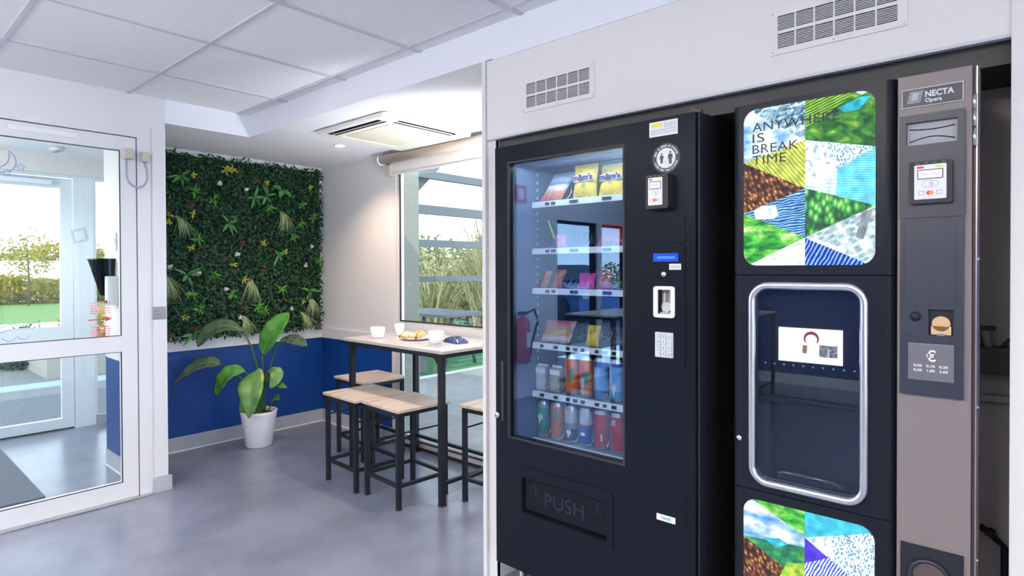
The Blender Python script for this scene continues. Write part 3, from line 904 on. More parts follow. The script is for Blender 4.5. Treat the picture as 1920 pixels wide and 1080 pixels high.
cream_ = mat('pastry_pale', (0.85, 0.70, 0.42), 0.5, noise=(40, (0.75, 0.45, 0.12)), bump=(60, 0.4))
icing = mat('icing', (0.90, 0.86, 0.78), 0.4)
def roll(x, y, a, L, r, m, lab, kind, z=0.012):
    t = thing(kind, lab, 'pastry', (x, y, TZ + z), R(a), 'pastries on the white plate')
    pts, rs = [], []
    n = 12
    for i in range(n + 1):
        u = i / n * 2 - 1
        pts.append((u * L, -0.35 * L * u * u + 0.1 * L, r * 0.95))
        rs.append(max(0.003, r * (1 - abs(u) ** 2.2) * (1.0 + 0.10 * math.sin(i * PI)) * (1.08 if i % 2 else 0.95)))
    MB().tube(pts, rs, 12).build('crust', m, t, world=False)
    return t
roll(-3.115, 2.500, 10, 0.042, 0.021, cream_, 'pale croissant at the left side of the plate', 'croissant')
t = thing('swirl_bun', 'round swirled bun in the middle of the plate', 'pastry', (-3.05, 2.485, TZ + 0.012), 0, 'pastries on the white plate')
pts = [(math.cos(a * 0.5) * 0.0055 * a * 0.5, math.sin(a * 0.5) * 0.0055 * a * 0.5, 0.016) for a in range(2, 24)]
MB().tube(pts, 0.0095, 8).build('dough_swirl', cream_, t, world=False)
MB().tube([(p[0], p[1], 0.026) for p in pts[3:]], 0.003, 6).build('icing', icing, t, world=False)
roll(-3.030, 2.540, 60, 0.045, 0.024, crust, 'dark golden croissant at the back of the plate', 'croissant')
roll(-2.990, 2.500, -30, 0.040, 0.021, crust, 'golden orange croissant at the right side of the plate', 'croissant')
roll(-3.075, 2.575, 0, 0.038, 0.022, cream_, 'pale bread roll at the back left of the plate', 'bread_roll')
for x, y, lab in ((-3.140, 2.462, 'dark berry lying left on the plate edge'), (-3.105, 2.452, 'dark berry at the front left of the plate'), (-2.975, 2.462, 'dark berry at the front right of the plate')):
    o = MB().lathe([(0.0, 0), (0.005, 0.002), (0.007, 0.007), (0.005, 0.012), (0.0, 0.014)], x, y, TZ + 0.012, 12).build('berry', M['ink'], None)
    tag(o, lab, 'berry', 'dark berries on the plate')
# crumpled snack wrapper and the clear film beside it
random.seed(8)
def sheet(cx, cy, L, Wd, h, name, m, lab, cat, a=0, amp=0.006, n=16):
    V, F = [], []
    for i in range(n + 1):
        for j in range(n + 1):
            u, v = i / n * 2 - 1, j / n * 2 - 1
            e = max(0, 1 - u ** 4) * max(0, 1 - v ** 4)
            V.append((u * L, v * Wd, h * e ** 0.5 + random.uniform(0, amp) * (0.3 + e)))
    for i in range(n):
        for j in range(n):
            q = i * (n + 1) + j
            F.append((q, q + n + 1, q + n + 2, q + 1))
    o = raw(name, V, F, m, None)
    md = o.modifiers.new('thick', 'SOLIDIFY'); md.thickness = 0.0008
    o.location = (cx, cy, TZ + 0.001)
    o.rotation_euler = (0, 0, R(a))
    tag(o, lab, cat)
    return o
sheet(-2.735, 2.585, 0.085, 0.045, 0.024, 'snack_wrapper', M['foil'], 'crumpled shiny blue snack wrapper lying on the bar table', 'wrapper', -12, 0.012)
sheet(-2.68, 2.40, 0.075, 0.055, 0.004, 'plastic_film', M['clear'], 'flat clear plastic film in front of the right cup on the table', 'wrapper', 20, 0.005)

# ------------------------------------------------------------------ potted plant
plant = thing('potted_plant', 'tall broad leaved green plant in a white pot by the blue wall', 'plant', (-4.46, 2.14, 0), R(41.15))
pot = MB().lathe([(0.090, 0.0), (0.098, 0.006), (0.130, 0.25), (0.134, 0.268), (0.128, 0.272), (0.122, 0.262), (0.118, 0.235), (0.0, 0.235)], 0, 0, 0, 48).build('pot', M['pot'], plant, world=False)
MB().lathe([(0.0, 0.236), (0.118, 0.236), (0.112, 0.246), (0.0, 0.250)], 0, 0, 0, 32).build('soil', M['soil'], plant, world=False)

def leafmat(name, c1, c2, mott):
    m = texmat(name, 'noise', [(0.35, c1), (0.6, c2)] + ([(0.68, mott)] if mott else []), 9, rough=0.3)
    return m
def leafmat_soft(m):
    m.node_tree.nodes['Principled BSDF'].inputs['Specular IOR Level'].default_value = 0.25
    m.node_tree.nodes['Principled BSDF'].inputs['Roughness'].default_value = 0.4
    return m
LG = leafmat('leaf_green', (0.025, 0.11, 0.02), (0.05, 0.17, 0.03), None)
LB = leafmat('leaf_bright', (0.05, 0.20, 0.03), (0.09, 0.28, 0.05), (0.11, 0.30, 0.06))
LD = leafmat('leaf_dull', (0.05, 0.09, 0.05), (0.08, 0.13, 0.07), None)
LV = leafmat('leaf_scorched', (0.08, 0.22, 0.06), (0.20, 0.36, 0.12), (0.50, 0.40, 0.08))
for _m in (LG, LB, LD, LV):
    leafmat_soft(_m)
rib = mat('leaf_rib', (0.18, 0.30, 0.10), 0.5)
def bez(p0, p1, p2, t):
    return p0 * (1 - t) ** 2 + p1 * 2 * t * (1 - t) + p2 * t * t
def big_leaf(base, mid, tip, width, face, m, fold=0.18, n=20, pa=0.75, pb=0.62, ripple=0.004):
    """blade along base-mid-tip; face: rough direction the upper side looks to"""
    base, mid, tip, face = Vector(base), Vector(mid), Vector(tip), Vector(face).normalized()
    V, F = [], []
    K = 8
    c_ = mid * 2 - (base + tip) / 2
    for i in range(n + 1):
        t_ = i / n
        p = bez(base, c_, tip, t_)
        q = bez(base, c_, tip, min(1, t_ + 0.01)) - bez(base, c_, tip, max(0, t_ - 0.01))
        d = q.normalized()
        side = d.cross(face).normalized()
        up = side.cross(d).normalized()
        s_ = t_ ** pa * (1 - t_) ** pb
        tm = pa / (pa + pb)
        smax = tm ** pa * (1 - tm) ** pb
        w = width / 2 * min(1.0, s_ / smax) if t_ < 1 else 0.0
        w = max(w, 0.002)
        for k in range(K + 1):
            v = k / K * 2 - 1
            z = abs(v) * w * fold * 2 - (v * v) * w * 0.15 + ripple * math.sin(t_ * 26 + v * 2)
            V.append(p + side * (v * w) + up * z)
    for i in range(n):
        for k in range(K):
            a = i * (K + 1) + k
            F.append((a, a + 1, a + K + 2, a + K + 1))
    o = raw('leaf', V, F, m, plant, smooth=True)
    md = o.modifiers.new('thick', 'SOLIDIFY'); md.thickness = 0.0015
    pts = [bez(base, c_, tip, i / 12) + face * 0.001 for i in range(13)]
    MB().tube(pts, [0.004 * (1 - i / 13) + 0.0006 for i in range(13)], 6).build('midrib', rib, o, world=False)
    return o
def stalk(p0, p1, p2, r0=0.009, r1=0.005):
    p0, p1, p2 = Vector(p0), Vector(p1), Vector(p2)
    MB().tube([bez(p0, p1, p2, i / 10) for i in range(11)], [r0 + (r1 - r0) * i / 10 for i in range(11)], 8).build('stalk', M['stem'], plant, world=False)
# local x = picture right, y = away from the camera, z = up
big_leaf((0.036, -0.02, 0.69), (0.125, -0.06, 0.86), (0.228, 0.02, 1.02), 0.165, (-0.25, -1, 0.25), LB)
big_leaf((-0.10, -0.02, 0.875), (-0.245, -0.12, 0.925), (-0.360, -0.20, 0.785), 0.13, (0.15, -0.75, 0.7), LD)
big_leaf((0.14, 0.05, 0.785), (0.25, 0.06, 0.805), (0.36, 0.04, 0.755), 0.085, (0.0, -0.9, 0.55), LD)
big_leaf((-0.245, -0.10, 0.638), (-0.37, -0.17, 0.648), (-0.505, -0.26, 0.515), 0.105, (0.1, -0.8, 0.7), LD, pa=0.55, pb=1.0)
big_leaf((-0.075, -0.06, 0.575), (-0.18, -0.12, 0.57), (-0.25, -0.15, 0.415), 0.125, (-0.3, -1, 0.5), LB)
big_leaf((-0.01, -0.08, 0.575), (0.035, -0.20, 0.46), (0.02, -0.22, 0.262), 0.205, (-0.15, -1, 0.35), LV, pa=0.42, pb=0.80, ripple=0.002)
big_leaf((0.06, 0.02, 0.565), (0.155, -0.04, 0.56), (0.130, -0.10, 0.455), 0.095, (0.4, -0.8, 0.6), LV)
big_leaf((0.02, -0.02, 0.555), (0.12, -0.05, 0.50), (0.235, -0.04, 0.45), 0.06, (0, -0.8, 0.8), LG)
big_leaf((-0.04, -0.03, 0.40), (-0.075, -0.08, 0.34), (-0.07, -0.09, 0.24), 0.075, (-0.3, -1, 0.2), LB)
big_leaf((-0.03, -0.05, 0.33), (0.01, -0.08, 0.28), (0.04, -0.09, 0.24), 0.07, (0.2, -1, 0.3), LG)
big_leaf((-0.06, 0.0, 0.44), (-0.12, -0.02, 0.47), (-0.14, -0.03, 0.41), 0.045, (0, -0.9, 0.6), LG)
big_leaf((0.10, 0.0, 0.33), (0.135, -0.01, 0.37), (0.165, -0.03, 0.35), 0.05, (0, -1, 0.4), LG)
big_leaf((-0.07, 0.0, 0.33), (-0.11, -0.02, 0.345), (-0.13, -0.02, 0.31), 0.04, (0, -1, 0.4), LG)
stalk((0.01, 0, 0.24), (0.05, 0, 0.45), (0.036, -0.02, 0.69), 0.011, 0.006)
stalk((0.0, 0.01, 0.24), (0.03, 0.02, 0.60), (-0.10, -0.02, 0.875), 0.011, 0.006)
stalk((0.02, 0.01, 0.24), (0.06, 0.02, 0.60), (0.14, 0.05, 0.785), 0.009, 0.005)
stalk((-0.02, 0.0, 0.24), (-0.05, 0.0, 0.52), (-0.245, -0.10, 0.638), 0.010, 0.005)
stalk((-0.02, -0.02, 0.24), (0.0, -0.03, 0.50), (-0.075, -0.06, 0.575), 0.010, 0.006)
stalk((0.01, -0.02, 0.24), (0.03, -0.03, 0.52), (-0.01, -0.08, 0.575), 0.011, 0.006)
stalk((0.02, 0.0, 0.24), (0.05, 0.0, 0.45), (0.06, 0.02, 0.565), 0.010, 0.006)
stalk((0.03, -0.01, 0.24), (0.02, -0.02, 0.45), (0.02, -0.02, 0.555), 0.009, 0.005)
stalk((-0.02, -0.02, 0.24), (-0.02, -0.02, 0.35), (-0.04, -0.03, 0.40), 0.010, 0.005)
stalk((0.05, 0.0, 0.24), (0.09, 0.0, 0.28), (0.10, 0.0, 0.33), 0.007, 0.004)
stalk((-0.05, 0.0, 0.24), (-0.06, 0.0, 0.40), (-0.06, 0.0, 0.44), 0.008, 0.004)
for k, (x, y) in enumerate(((0.035, 0.02), (-0.025, 0.015), (0.0, -0.03))):
    MB().tube([(x, y, 0.235), (x * 0.9, y, 0.30), (x * 0.7, y, 0.37)], [0.016, 0.014, 0.008], 8).build('sheath', M['stem'], plant, world=False)

# ------------------------------------------------------------------ living wall
gw = thing('living_wall_panel', 'square dark green artificial leaf panel with pale tufts on the alcove wall', 'green wall', (-4.765, 1.42, 0.80))
GX = -4.765
GY0, GY1, GZ0, GZ1 = 1.36, 2.835, 0.835, 2.215
MB().box(GX, GX + 0.02, GY0, GY1, GZ0 + 0.02, GZ1 - 0.01).build('backing_board', mat('hedge_backing', (0.006, 0.02, 0.008), 0.9), gw)
random.seed(21)
def leafv(p, d, up, L, w, V, F, droop=0.15, six=True):
    """pointed folded leaf: p base, d direction, up normal"""
    d = d.normalized()
    s_ = d.cross(up).normalized()
    n = s_.cross(d).normalized()
    i = len(V)
    V += [p, p + d * L * 0.35 + s_ * w / 2 + n * w * 0.15, p + d * L * 0.75 + s_ * w * 0.33 - n * L * droop * 0.5 + n * w * 0.1, p + d * L - n * L * droop,
          p + d * L * 0.75 - s_ * w * 0.33 - n * L * droop * 0.5 + n * w * 0.1, p + d * L * 0.35 - s_ * w / 2 + n * w * 0.15, p + d * L * 0.35, p + d * L * 0.75 - n * L * droop * 0.5]
    F += [(i, i + 6, i + 1), (i, i + 5, i + 6), (i + 1, i + 6, i + 7, i + 2), (i + 6, i + 5, i + 4, i + 7), (i + 2, i + 7, i + 3), (i + 7, i + 4, i + 3)]
V, F = [], []
for k in range(11000):
    y = random.uniform(GY0, GY1 + 0.012)
    z = random.uniform(GZ0 - 0.005, GZ1 + 0.006)
    bump = 0.5 + 0.5 * math.sin(y * 13 + 2 * math.sin(z * 7)) * math.sin(z * 11 + y * 4)
    edge = min(1, 10 * min(GY1 + 0.012 - y, z - GZ0 + 0.005, GZ1 + 0.006 - z) + 0.35)
    x = GX + 0.02 + random.uniform(0.0, 0.035 + 0.035 * bump) * edge
    a = random.uniform(0, 2 * PI)
    d = Vector((random.uniform(0.1, 0.9), math.cos(a), math.sin(a) - 0.3))
    leafv(Vector((x, y, z)), d, Vector((1, random.uniform(-.5, .5), random.uniform(0, .8))), random.uniform(0.020, 0.040), random.uniform(0.012, 0.020), V, F)
off = (GX, 1.42, 0.80)
fo = raw('foliage', V, F, randmat('hedge_leaves', [(0.003, 0.018, 0.009), (0.006, 0.035, 0.014), (0.009, 0.055, 0.017), (0.014, 0.075, 0.022), (0.03, 0.12, 0.03)], 0.45, 0.4), gw, off=off)
fo['kind'] = 'stuff'
def rosette(name, spots, m, L, w, n, out, dirs=None, label=None, spread=1.0, petals=False):
    for (y, z) in spots:
        V, F = [], []
        for k in range(n):
            a = 2 * PI * k / n + random.uniform(-0.6, 0.6)
            d = Vector((random.uniform(0.15, 0.9), math.cos(a) * spread, math.sin(a) * spread - 0.25))
            l = L * random.uniform(0.55, 1.2)
            o_ = Vector((0, random.uniform(-1, 1), random.uniform(-1, 1))) * (L * 0.25 if petals else 0)
            leafv(Vector((GX + out, y, z)) + o_, d, Vector((1, 0, 0.3)), l, w * random.uniform(0.8, 1.2), V, F, 0.25)
        raw(name, V, F, m, gw, off=off)
gl1 = randmat('accent_leaf', [(0.03, 0.13, 0.04), (0.05, 0.19, 0.05), (0.08, 0.25, 0.07)], 0.4)
gl2 = randmat('accent_lime', [(0.04, 0.18, 0.02), (0.09, 0.28, 0.03)], 0.45)
gy = randmat('accent_yellow', [(0.32, 0.26, 0.02), (0.45, 0.36, 0.03), (0.20, 0.26, 0.03)], 0.5)
gwt = randmat('flower_white', [(0.45, 0.42, 0.38), (0.65, 0.60, 0.55)], 0.6)
gpk = randmat('flower_brown', [(0.08, 0.025, 0.025), (0.13, 0.05, 0.045)], 0.6)
rosette('broad_leaves', [(1.681, 2.038), (2.020, 1.709), (2.323, 1.951), (2.420, 1.469), (1.716, 1.312), (2.703, 1.166), (2.224, 1.926), (1.753, 0.871)], gl1, 0.100, 0.024, 5, 0.078)
rosette('broad_leaf_pair', [(2.459, 2.012)], gl1, 0.12, 0.05, 3, 0.08)
rosette('lime_sprig', [(1.776, 1.938), (2.250, 1.052), (1.797, 1.060), (2.800, 1.423), (1.913, 1.318), (2.561, 1.622), (1.794, 1.578), (2.635, 1.895), (2.746, 1.800), (2.452, 1.190), (2.634, 1.743), (1.756, 1.180), (1.911, 1.884), (2.30, 1.02), (2.05, 1.16), (2.36, 1.86)], gl2, 0.055, 0.013, 11, 0.07)
rosette('yellow_leaves', [(2.024, 2.139), (1.761, 1.768), (2.303, 1.564), (2.055, 1.394), (2.720, 2.064), (2.489, 1.503), (1.745, 1.518), (1.700, 0.999), (1.606, 1.756), (2.647, 1.082), (2.140, 1.277), (1.770, 2.056), (2.332, 2.056), (1.60, 1.70), (2.07, 1.76)], gy, 0.036, 0.014, 6, 0.072)
rosette('yellow_leaves', [(2.000, 2.12), (2.06, 2.13)], gy, 0.050, 0.013, 8, 0.075)
rosette('white_flowers', [(1.956, 2.016), (2.161, 1.983), (2.087, 1.472), (2.725, 1.551), (2.668, 1.388), (1.603, 1.371), (1.799, 1.326), (2.001, 1.202), (2.538, 1.020), (2.106, 0.973)], gwt, 0.020, 0.014, 20, 0.075, petals=True)
rosette('brown_flowers', [(2.258, 2.064), (2.134, 1.567), (1.988, 1.432), (2.146, 1.049), (1.774, 0.898), (2.544, 1.771), (2.293, 1.339), (1.598, 0.88), (1.741, 1.818)], gpk, 0.026, 0.02, 16, 0.07, petals=True)
gt = randmat('grass_tuft', [(0.10, 0.22, 0.05), (0.30, 0.38, 0.16), (0.50, 0.50, 0.32), (0.14, 0.28, 0.06)], 0.5)
for (y, z, lean) in ((1.655, 1.74, 0.5), (2.457, 1.832, 0.0), (2.187, 1.276, 0.08), (2.630, 0.985, 0.45), (2.715, 1.10, 0.05), (2.137, 0.975, 0.1), (1.575, 1.30, 0.3)):
    V, F = [], []
    for k in range(40):
        sp = random.gauss(0, 0.27) + lean * 0.8
        L = random.uniform(0.10, 0.20)
        p = Vector((GX + 0.06, y + random.uniform(-.012, .012), z + random.uniform(-.01, .01)))
        pts = []
        for i in range(5):
            t_ = i / 4
            pts.append(p + Vector((0.06 * math.sin(t_ * 2.2), sp * L * t_, -L * t_ * (0.55 + 0.45 * t_))))
        w = 0.0021
        i0 = len(V)
        for i, q in enumerate(pts):
            ww = w * (1 - i / 5)
            V += [q + Vector((0, -ww, 0)), q + Vector((0.001, ww, 0))]
        F += [(i0 + 2 * i, i0 + 2 * i + 1, i0 + 2 * i + 3, i0 + 2 * i + 2) for i in range(4)]
    raw('grass_tuft', V, F, gt, gw, off=off)

# ------------------------------------------------------------------ snack and drinks machine
VY = 1.76
v = thing('vending_machine', 'black snack and drinks vending machine with glass door in the left of the niche', 'vending machine', (-1.2, VY, 0))
c = MB()
c.box(-1.627, -1.567, 1.815, 2.50, 0.165, 1.838, 0).box(-1.02, -0.772, 1.822, 2.50, 0.165, 1.838, 0)
c.box(-1.567, -1.02, 1.815, 2.50, 1.785, 1.838, 0).box(-1.567, -1.02, 1.815, 2.50, 0.165, 0.60, 0).box(-1.567, -1.02, 2.44, 2.50, 0.60, 1.785, 0)
c.build('cabinet', M['vside'], v)
c = MB()
c.box(-1.567, -1.560, 1.815, 2.44, 0.60, 1.785).box(-1.027, -1.02, 1.815, 2.44, 0.60, 1.785).box(-1.56, -1.027, 2.43, 2.44, 0.60, 1.785)
c.box(-1.56, -1.027, 1.815, 2.44, 1.778, 1.785).box(-1.56, -1.027, 1.815, 2.44, 0.60, 0.606)
c.build('lining', M['vinner'], v)
r_ = MB()
for k in range(34):
    z = 0.68 + k * 0.032
    r_.box(-1.560, -1.5585, 1.945, 1.951, z, z + 0.012)
r_.build('slotted_rail', M['strip'], v)
MB().box(-1.05, -1.035, 1.83, 1.845, 0.66, 1.75).build('light_strip', mat('cool_led', (1, 1, 1), emit=((0.75, 0.88, 1.0), 1.6)), v)
lamp('cabinet_lamp', 'AREA', (-1.30, 1.86, 1.765), 1.1, (0.80, 0.90, 1.0), shape='RECTANGLE', size=0.45, size_y=0.05)
for x in (-1.57, -0.83):
    for y in (1.86, 2.44):
        MB().lathe([(0.028, 0), (0.028, 0.02), (0.014, 0.024), (0.014, 0.165)], x, y, 0, 16).build('leg', M['steel'], v)
door = MB().prism(rect(-1.627, -0.782, 0.165, 1.835),
                  [rect(-1.556, -1.036, 0.682, 1.768), rect(-1.487, -1.104, 0.402, 0.538), rect(-0.902, -0.852, 0.556, 0.610), rect(-0.907, -0.862, 1.203, 1.281)], 'xz', VY, 1.808)
door.box(-1.627, -0.782, 1.806, 1.812, 0.165, 0.180)
door.box(-1.487, -1.104, 1.800, 1.812, 0.39, 0.55).box(-0.902, -0.852, 1.795, 1.808, 0.556, 0.61)
dr = door.build('door', M['vblack'], v)
MB().prism(rrect(-1.520, -1.078, 0.372, 0.580, 0.02, 4), [rect(-1.489, -1.102, 0.400, 0.540)], 'xz', VY - 0.004, VY + 0.001).build('flap_surround', M['vblack'], dr)
fl = MB().box(-1.483, -1.108, VY + 0.012, VY + 0.020, 0.410, 0.534, 0, 0.003).build('push_flap', M['vblack'], dr)
emb = mat('embossed_black', (0.020, 0.024, 0.032), 0.4, spec=0.3)
text('PUSH', 0.052, (-1.385, VY + 0.0118, 0.446), emb, fl, width=0.178, depth=0.0015)
for x0 in (-1.465, -1.185):
    a_ = MB()
    a_.tube([(x0, VY + 0.011, 0.500), (x0 + 0.012, VY + 0.011, 0.500), (x0 + 0.012, VY + 0.011, 0.518), (x0 + 0.034, VY + 0.011, 0.518), (x0 + 0.034, VY + 0.011, 0.480), (x0 + 0.055, VY + 0.011, 0.480), (x0 + 0.040, VY + 0.011, 0.452)], 0.0016, 5)
    a_.build('embossed_arrow', emb, fl)
MB().box(-1.562, -1.030, 1.772, 1.778, 0.676, 1.774).build('glass_pane', M['vglass'], v)
MB().prism(rect(-1.560, -1.032, 0.678, 1.772), [rect(-1.553, -1.039, 0.685, 1.765)], 'xz', VY - 0.001, VY + 0.008).build('glass_trim', M['gasket'], dr)
MB().box(-0.779, -0.7725, VY + 0.012, 1.82, 0.165, 1.835).build('door_edge', M['dark'], v)
MB().lathe([(0.010, 0), (0.010, 0.022)], -0.798, 1.79, 1.835, 16).box(-0.82, -0.775, 1.782, 1.80, 1.838, 1.846).build('top_hinge', M['brown'], v)
MB().box(-1.0, -0.835, 1.83, 1.90, 1.838, 1.850).build('top_bracket', M['beige'], v)
# shelves
SH = [1.624, 1.433, 1.270, 1.046, 0.845, 0.650]
slots_x = [-1.525, -1.455, -1.385, -1.315, -1.245, -1.175, -1.105, -1.055]
random.seed(5)
for k, z in enumerate(SH):
    sh = MB().box(-1.556, -1.030, 1.905, 2.42, z - 0.014, z - 0.004, 0).box(-1.556, -1.030, 2.40, 2.42, z - 0.004, z + 0.03, 0).build('shelf', M['tray'], v)
    MB().add([(-1.552, 1.900, z - 0.024), (-1.034, 1.900, z - 0.024), (-1.034, 1.906, z), (-1.552, 1.906, z), (-1.552, 1.910, z - 0.024), (-1.034, 1.910, z - 0.024), (-1.034, 1.912, z), (-1.552, 1.912, z)],
             [(0, 1, 2, 3), (7, 6, 5, 4), (3, 2, 6, 7), (4, 5, 1, 0), (0, 3, 7, 4), (1, 5, 6, 2)]).build('price_strip', M['strip'], sh)
    tg = MB()
    for x in ((-1.47, -1.44, -1.35, -1.33, -1.20, -1.18, -1.10) if k < 3 else (-1.50, -1.43, -1.37, -1.335, -1.30, -1.235, -1.20, -1.16, -1.09)):
        w = random.uniform(0.008, 0.011)
        tg.box(x - w, x - 0.002, 1.8985, 1.9035, z - 0.018, z - 0.006).box(x, x + w * 0.8, 1.8985, 1.9035, z - 0.018, z - 0.006)
    tg.build('price_tags', M['ink'], sh)
    step = 1 if k > 3 else 2
    for x in ([-1.505, -1.425, -1.33, -1.205, -1.10] if k <= 3 else slots_x[:-1]):
        rad = 0.036 if k <= 3 else 0.027
        pts = [(x + rad * math.sin(a * PI / 8), 1.935 + a * 0.0048, z + rad + rad * -math.cos(a * PI / 8)) for a in range(0, 86)]
        MB().tube(pts, 0.0013, 5).build('spiral', M['wire'], sh)
# control column
def plate(name, x0, x1, z0, z1, y0, y1, m, par, r=0.006, **k):
    return MB().prism(rrect(x0, x1, z0, z1, r, 4), (), 'xz', y0, y1).build(name, m, par)
plate('blank_plate', -0.951, -0.815, 1.430, 1.517, VY - 0.002, VY + 0.001, M['vblack'], dr)
cp = MB().prism(rrect(-0.951, -0.815, 1.036, 1.424, 0.008, 4), [rect(-0.907, -0.862, 1.203, 1.281)], 'xz', VY - 0.003, VY + 0.001).build('control_panel', M['vblack'], v)
ds = plate('display', -0.924, -0.837, 1.371, 1.398, VY - 0.005, VY - 0.002, mat('blue_lcd', (0.005, 0.02, 0.2), 0.2, emit=((0.005, 0.045, 0.42), 1.0)), cp, 0.002)
text('8888888888', 0.009, (-0.910, VY - 0.0055, 1.380), mat('lcd_digits', (0, 0, 0), emit=((0.10, 0.40, 1.0), 0.9)), ds, width=0.062, depth=0.0002)
plate('number_label', -0.868, -0.828, 1.345, 1.364, VY - 0.004, VY - 0.002, M['paper'], cp, 0.001)
text('IIIIIIIII', 0.011, (-0.864, VY - 0.0045, 1.349), M['greyprint'], cp, width=0.032, depth=0.0002, name='barcode')
MB().lathe([(0.010, 0), (0.010, -0.006), (0.007, -0.012), (0.0, -0.013)], -0.884, VY - 0.003, 1.331, 24, 0, 'y').build('return_button', M['chrome'], cp)
MB().prism(rrect(-0.922, -0.848, 1.191, 1.292, 0.009, 4), [rect(-0.907, -0.862, 1.203, 1.281)], 'xz', VY - 0.008, VY - 0.002).build('coin_bezel', M['ceramic'], cp)
MB().box(-0.907, -0.862, 1.785, 1.79, 1.203, 1.281).build('coin_slot_back', M['silver'], cp)
MB().prism(disc(-0.884, 1.225, 0.017, 24), (), 'xz', 1.768, 1.786).box(-0.887, -0.884, VY, 1.79, 1.24, 1.272).box(-0.905, -0.864, 1.765, 1.785, 1.203, 1.208).build('coin_guide', M['silver'], cp)
kp = plate('keypad', -0.916, -0.853, 1.063, 1.144, VY - 0.008, VY - 0.003, M['silver'], cp, 0.003)
for r_i, row in enumerate(('123', '456', '789', '*0#')):
    for c_i, ch in enumerate(row):
        x = -0.904 + c_i * 0.0195
        z = 1.132 - r_i * 0.0188
        ky = MB().box(x - 0.0075, x + 0.0075, VY - 0.012, VY - 0.007, z - 0.0072, z + 0.0072, 0, 0.001).build('key', M['strip'], kp)
        text(ch, 0.0065, (x - 0.0025, VY - 0.0122, z - 0.003), M['ink'], kp, depth=0.0002, name='key_number')
plate('return_plate', -0.950, -0.812, 0.524, 0.627, VY - 0.002, VY + 0.001, M['vblack'], dr, 0.004)
MB().box(-0.902, -0.852, 1.770, 1.776, 0.570, 0.61).build('return_flap', M['dark'], dr)
s_ = plate('name_sticker', -0.913, -0.848, 0.533, 0.553, VY - 0.004, VY - 0.002, M['paper'], dr, 0.001)
text('Vendo', 0.009, (-0.898, VY - 0.0045, 0.540), mat('teal_print', (0.02, 0.35, 0.25), 0.5), s_, width=0.036, depth=0.0002, bold=0.0002)
MB().lathe([(0.012, 0), (0.012, -0.010), (0.010, -0.014), (0.0, -0.014)], -1.612, VY, 0.762, 24, 0, 'y').box(-1.6135, -1.6105, VY - 0.0155, VY - 0.013, 0.755, 0.769).build('lock', M['chrome'], v)
MB().box(-1.597, -1.583, VY - 0.003, VY, 0.74, 0.98, 0, 0.001).build('handle_recess', M['gasket'], v)
# stickers
s_ = plate('information_sticker', -0.939, -0.840, 1.776, 1.824, VY - 0.001, VY, M['paper'], dr, 0.001)
MB().box(-0.930, -0.893, VY - 0.0014, VY - 0.0008, 1.806, 1.818).build('yellow_field', M['yellow'], s_)
tx = MB()
random.seed(9)
for z in (1.815, 1.809, 1.803, 1.797, 1.791, 1.785):
    x = -0.886 if z > 1.80 else -0.933
    while x < -0.846:
        w = random.uniform(0.003, 0.008)
        tx.box(x, min(x + w, -0.843), VY - 0.0014, VY - 0.0008, z - 0.0015, z + 0.001)
        x += w + 0.002
tx.build('small_print', M['greyprint'], s_)
dk = mat('dark_green_print', (0.035, 0.055, 0.05), 0.5)
s_ = MB().prism(disc(-0.880, 1.703, 0.0485, 40), (), 'xz', VY - 0.001, VY).build('distance_sticker', dk, dr)
MB().prism(disc(-0.880, 1.703, 0.0325, 36), (), 'xz', VY - 0.0016, VY - 0.0008).build('white_disc', M['paper'], s_)
for bd, a0, a1, flip in (('MERCI DE GARDER VOS DISTANCES', 168, 12, False), ('PLEASE KEEP YOUR DISTANCE', 196, 344, True)):
    n = len(bd)
    for i, ch in enumerate(bd):
        if ch == ' ':
            continue
        a = R(a0 + (a1 - a0) * (i + 0.5) / n)
        rad = 0.0365 if not flip else 0.0425
        trn = a - PI / 2 if not flip else a + PI / 2
        text(ch, 0.0062, (-0.880 + rad * math.cos(a) - 0.0022 * math.cos(trn), VY - 0.0014, 1.703 + rad * math.sin(a) - 0.0022 * math.sin(trn)), M['paper'], s_, depth=0.0002, turn=trn, bold=0.0001)
for fx, sc in ((-0.895, 0.8), (-0.865, 1.0)):
    pz = 1.703
    f_ = MB().prism(disc(fx, pz + 0.0175 * sc, 0.0036 * sc, 14), (), 'xz', VY - 0.0022, VY - 0.0014)
    f_.prism([(fx + a * sc, pz + b_ * sc) for a, b_ in ((-0.007, 0.012), (0.007, 0.012), (0.0085, -0.003), (0.0062, -0.003), (0.005, 0.007), (0.0045, -0.020), (0.0006, -0.020), (0, -0.006), (-0.0006, -0.020), (-0.0045, -0.020), (-0.005, 0.007), (-0.0062, -0.003), (-0.0085, -0.003))], (), 'xz', VY - 0.0022, VY - 0.0014)
    f_.build('figure_print', dk, s_)
MB().box(-0.887, -0.872, VY - 0.0022, VY - 0.0014, 1.6925, 1.6935).build('arrow_print', M['red'], s_)
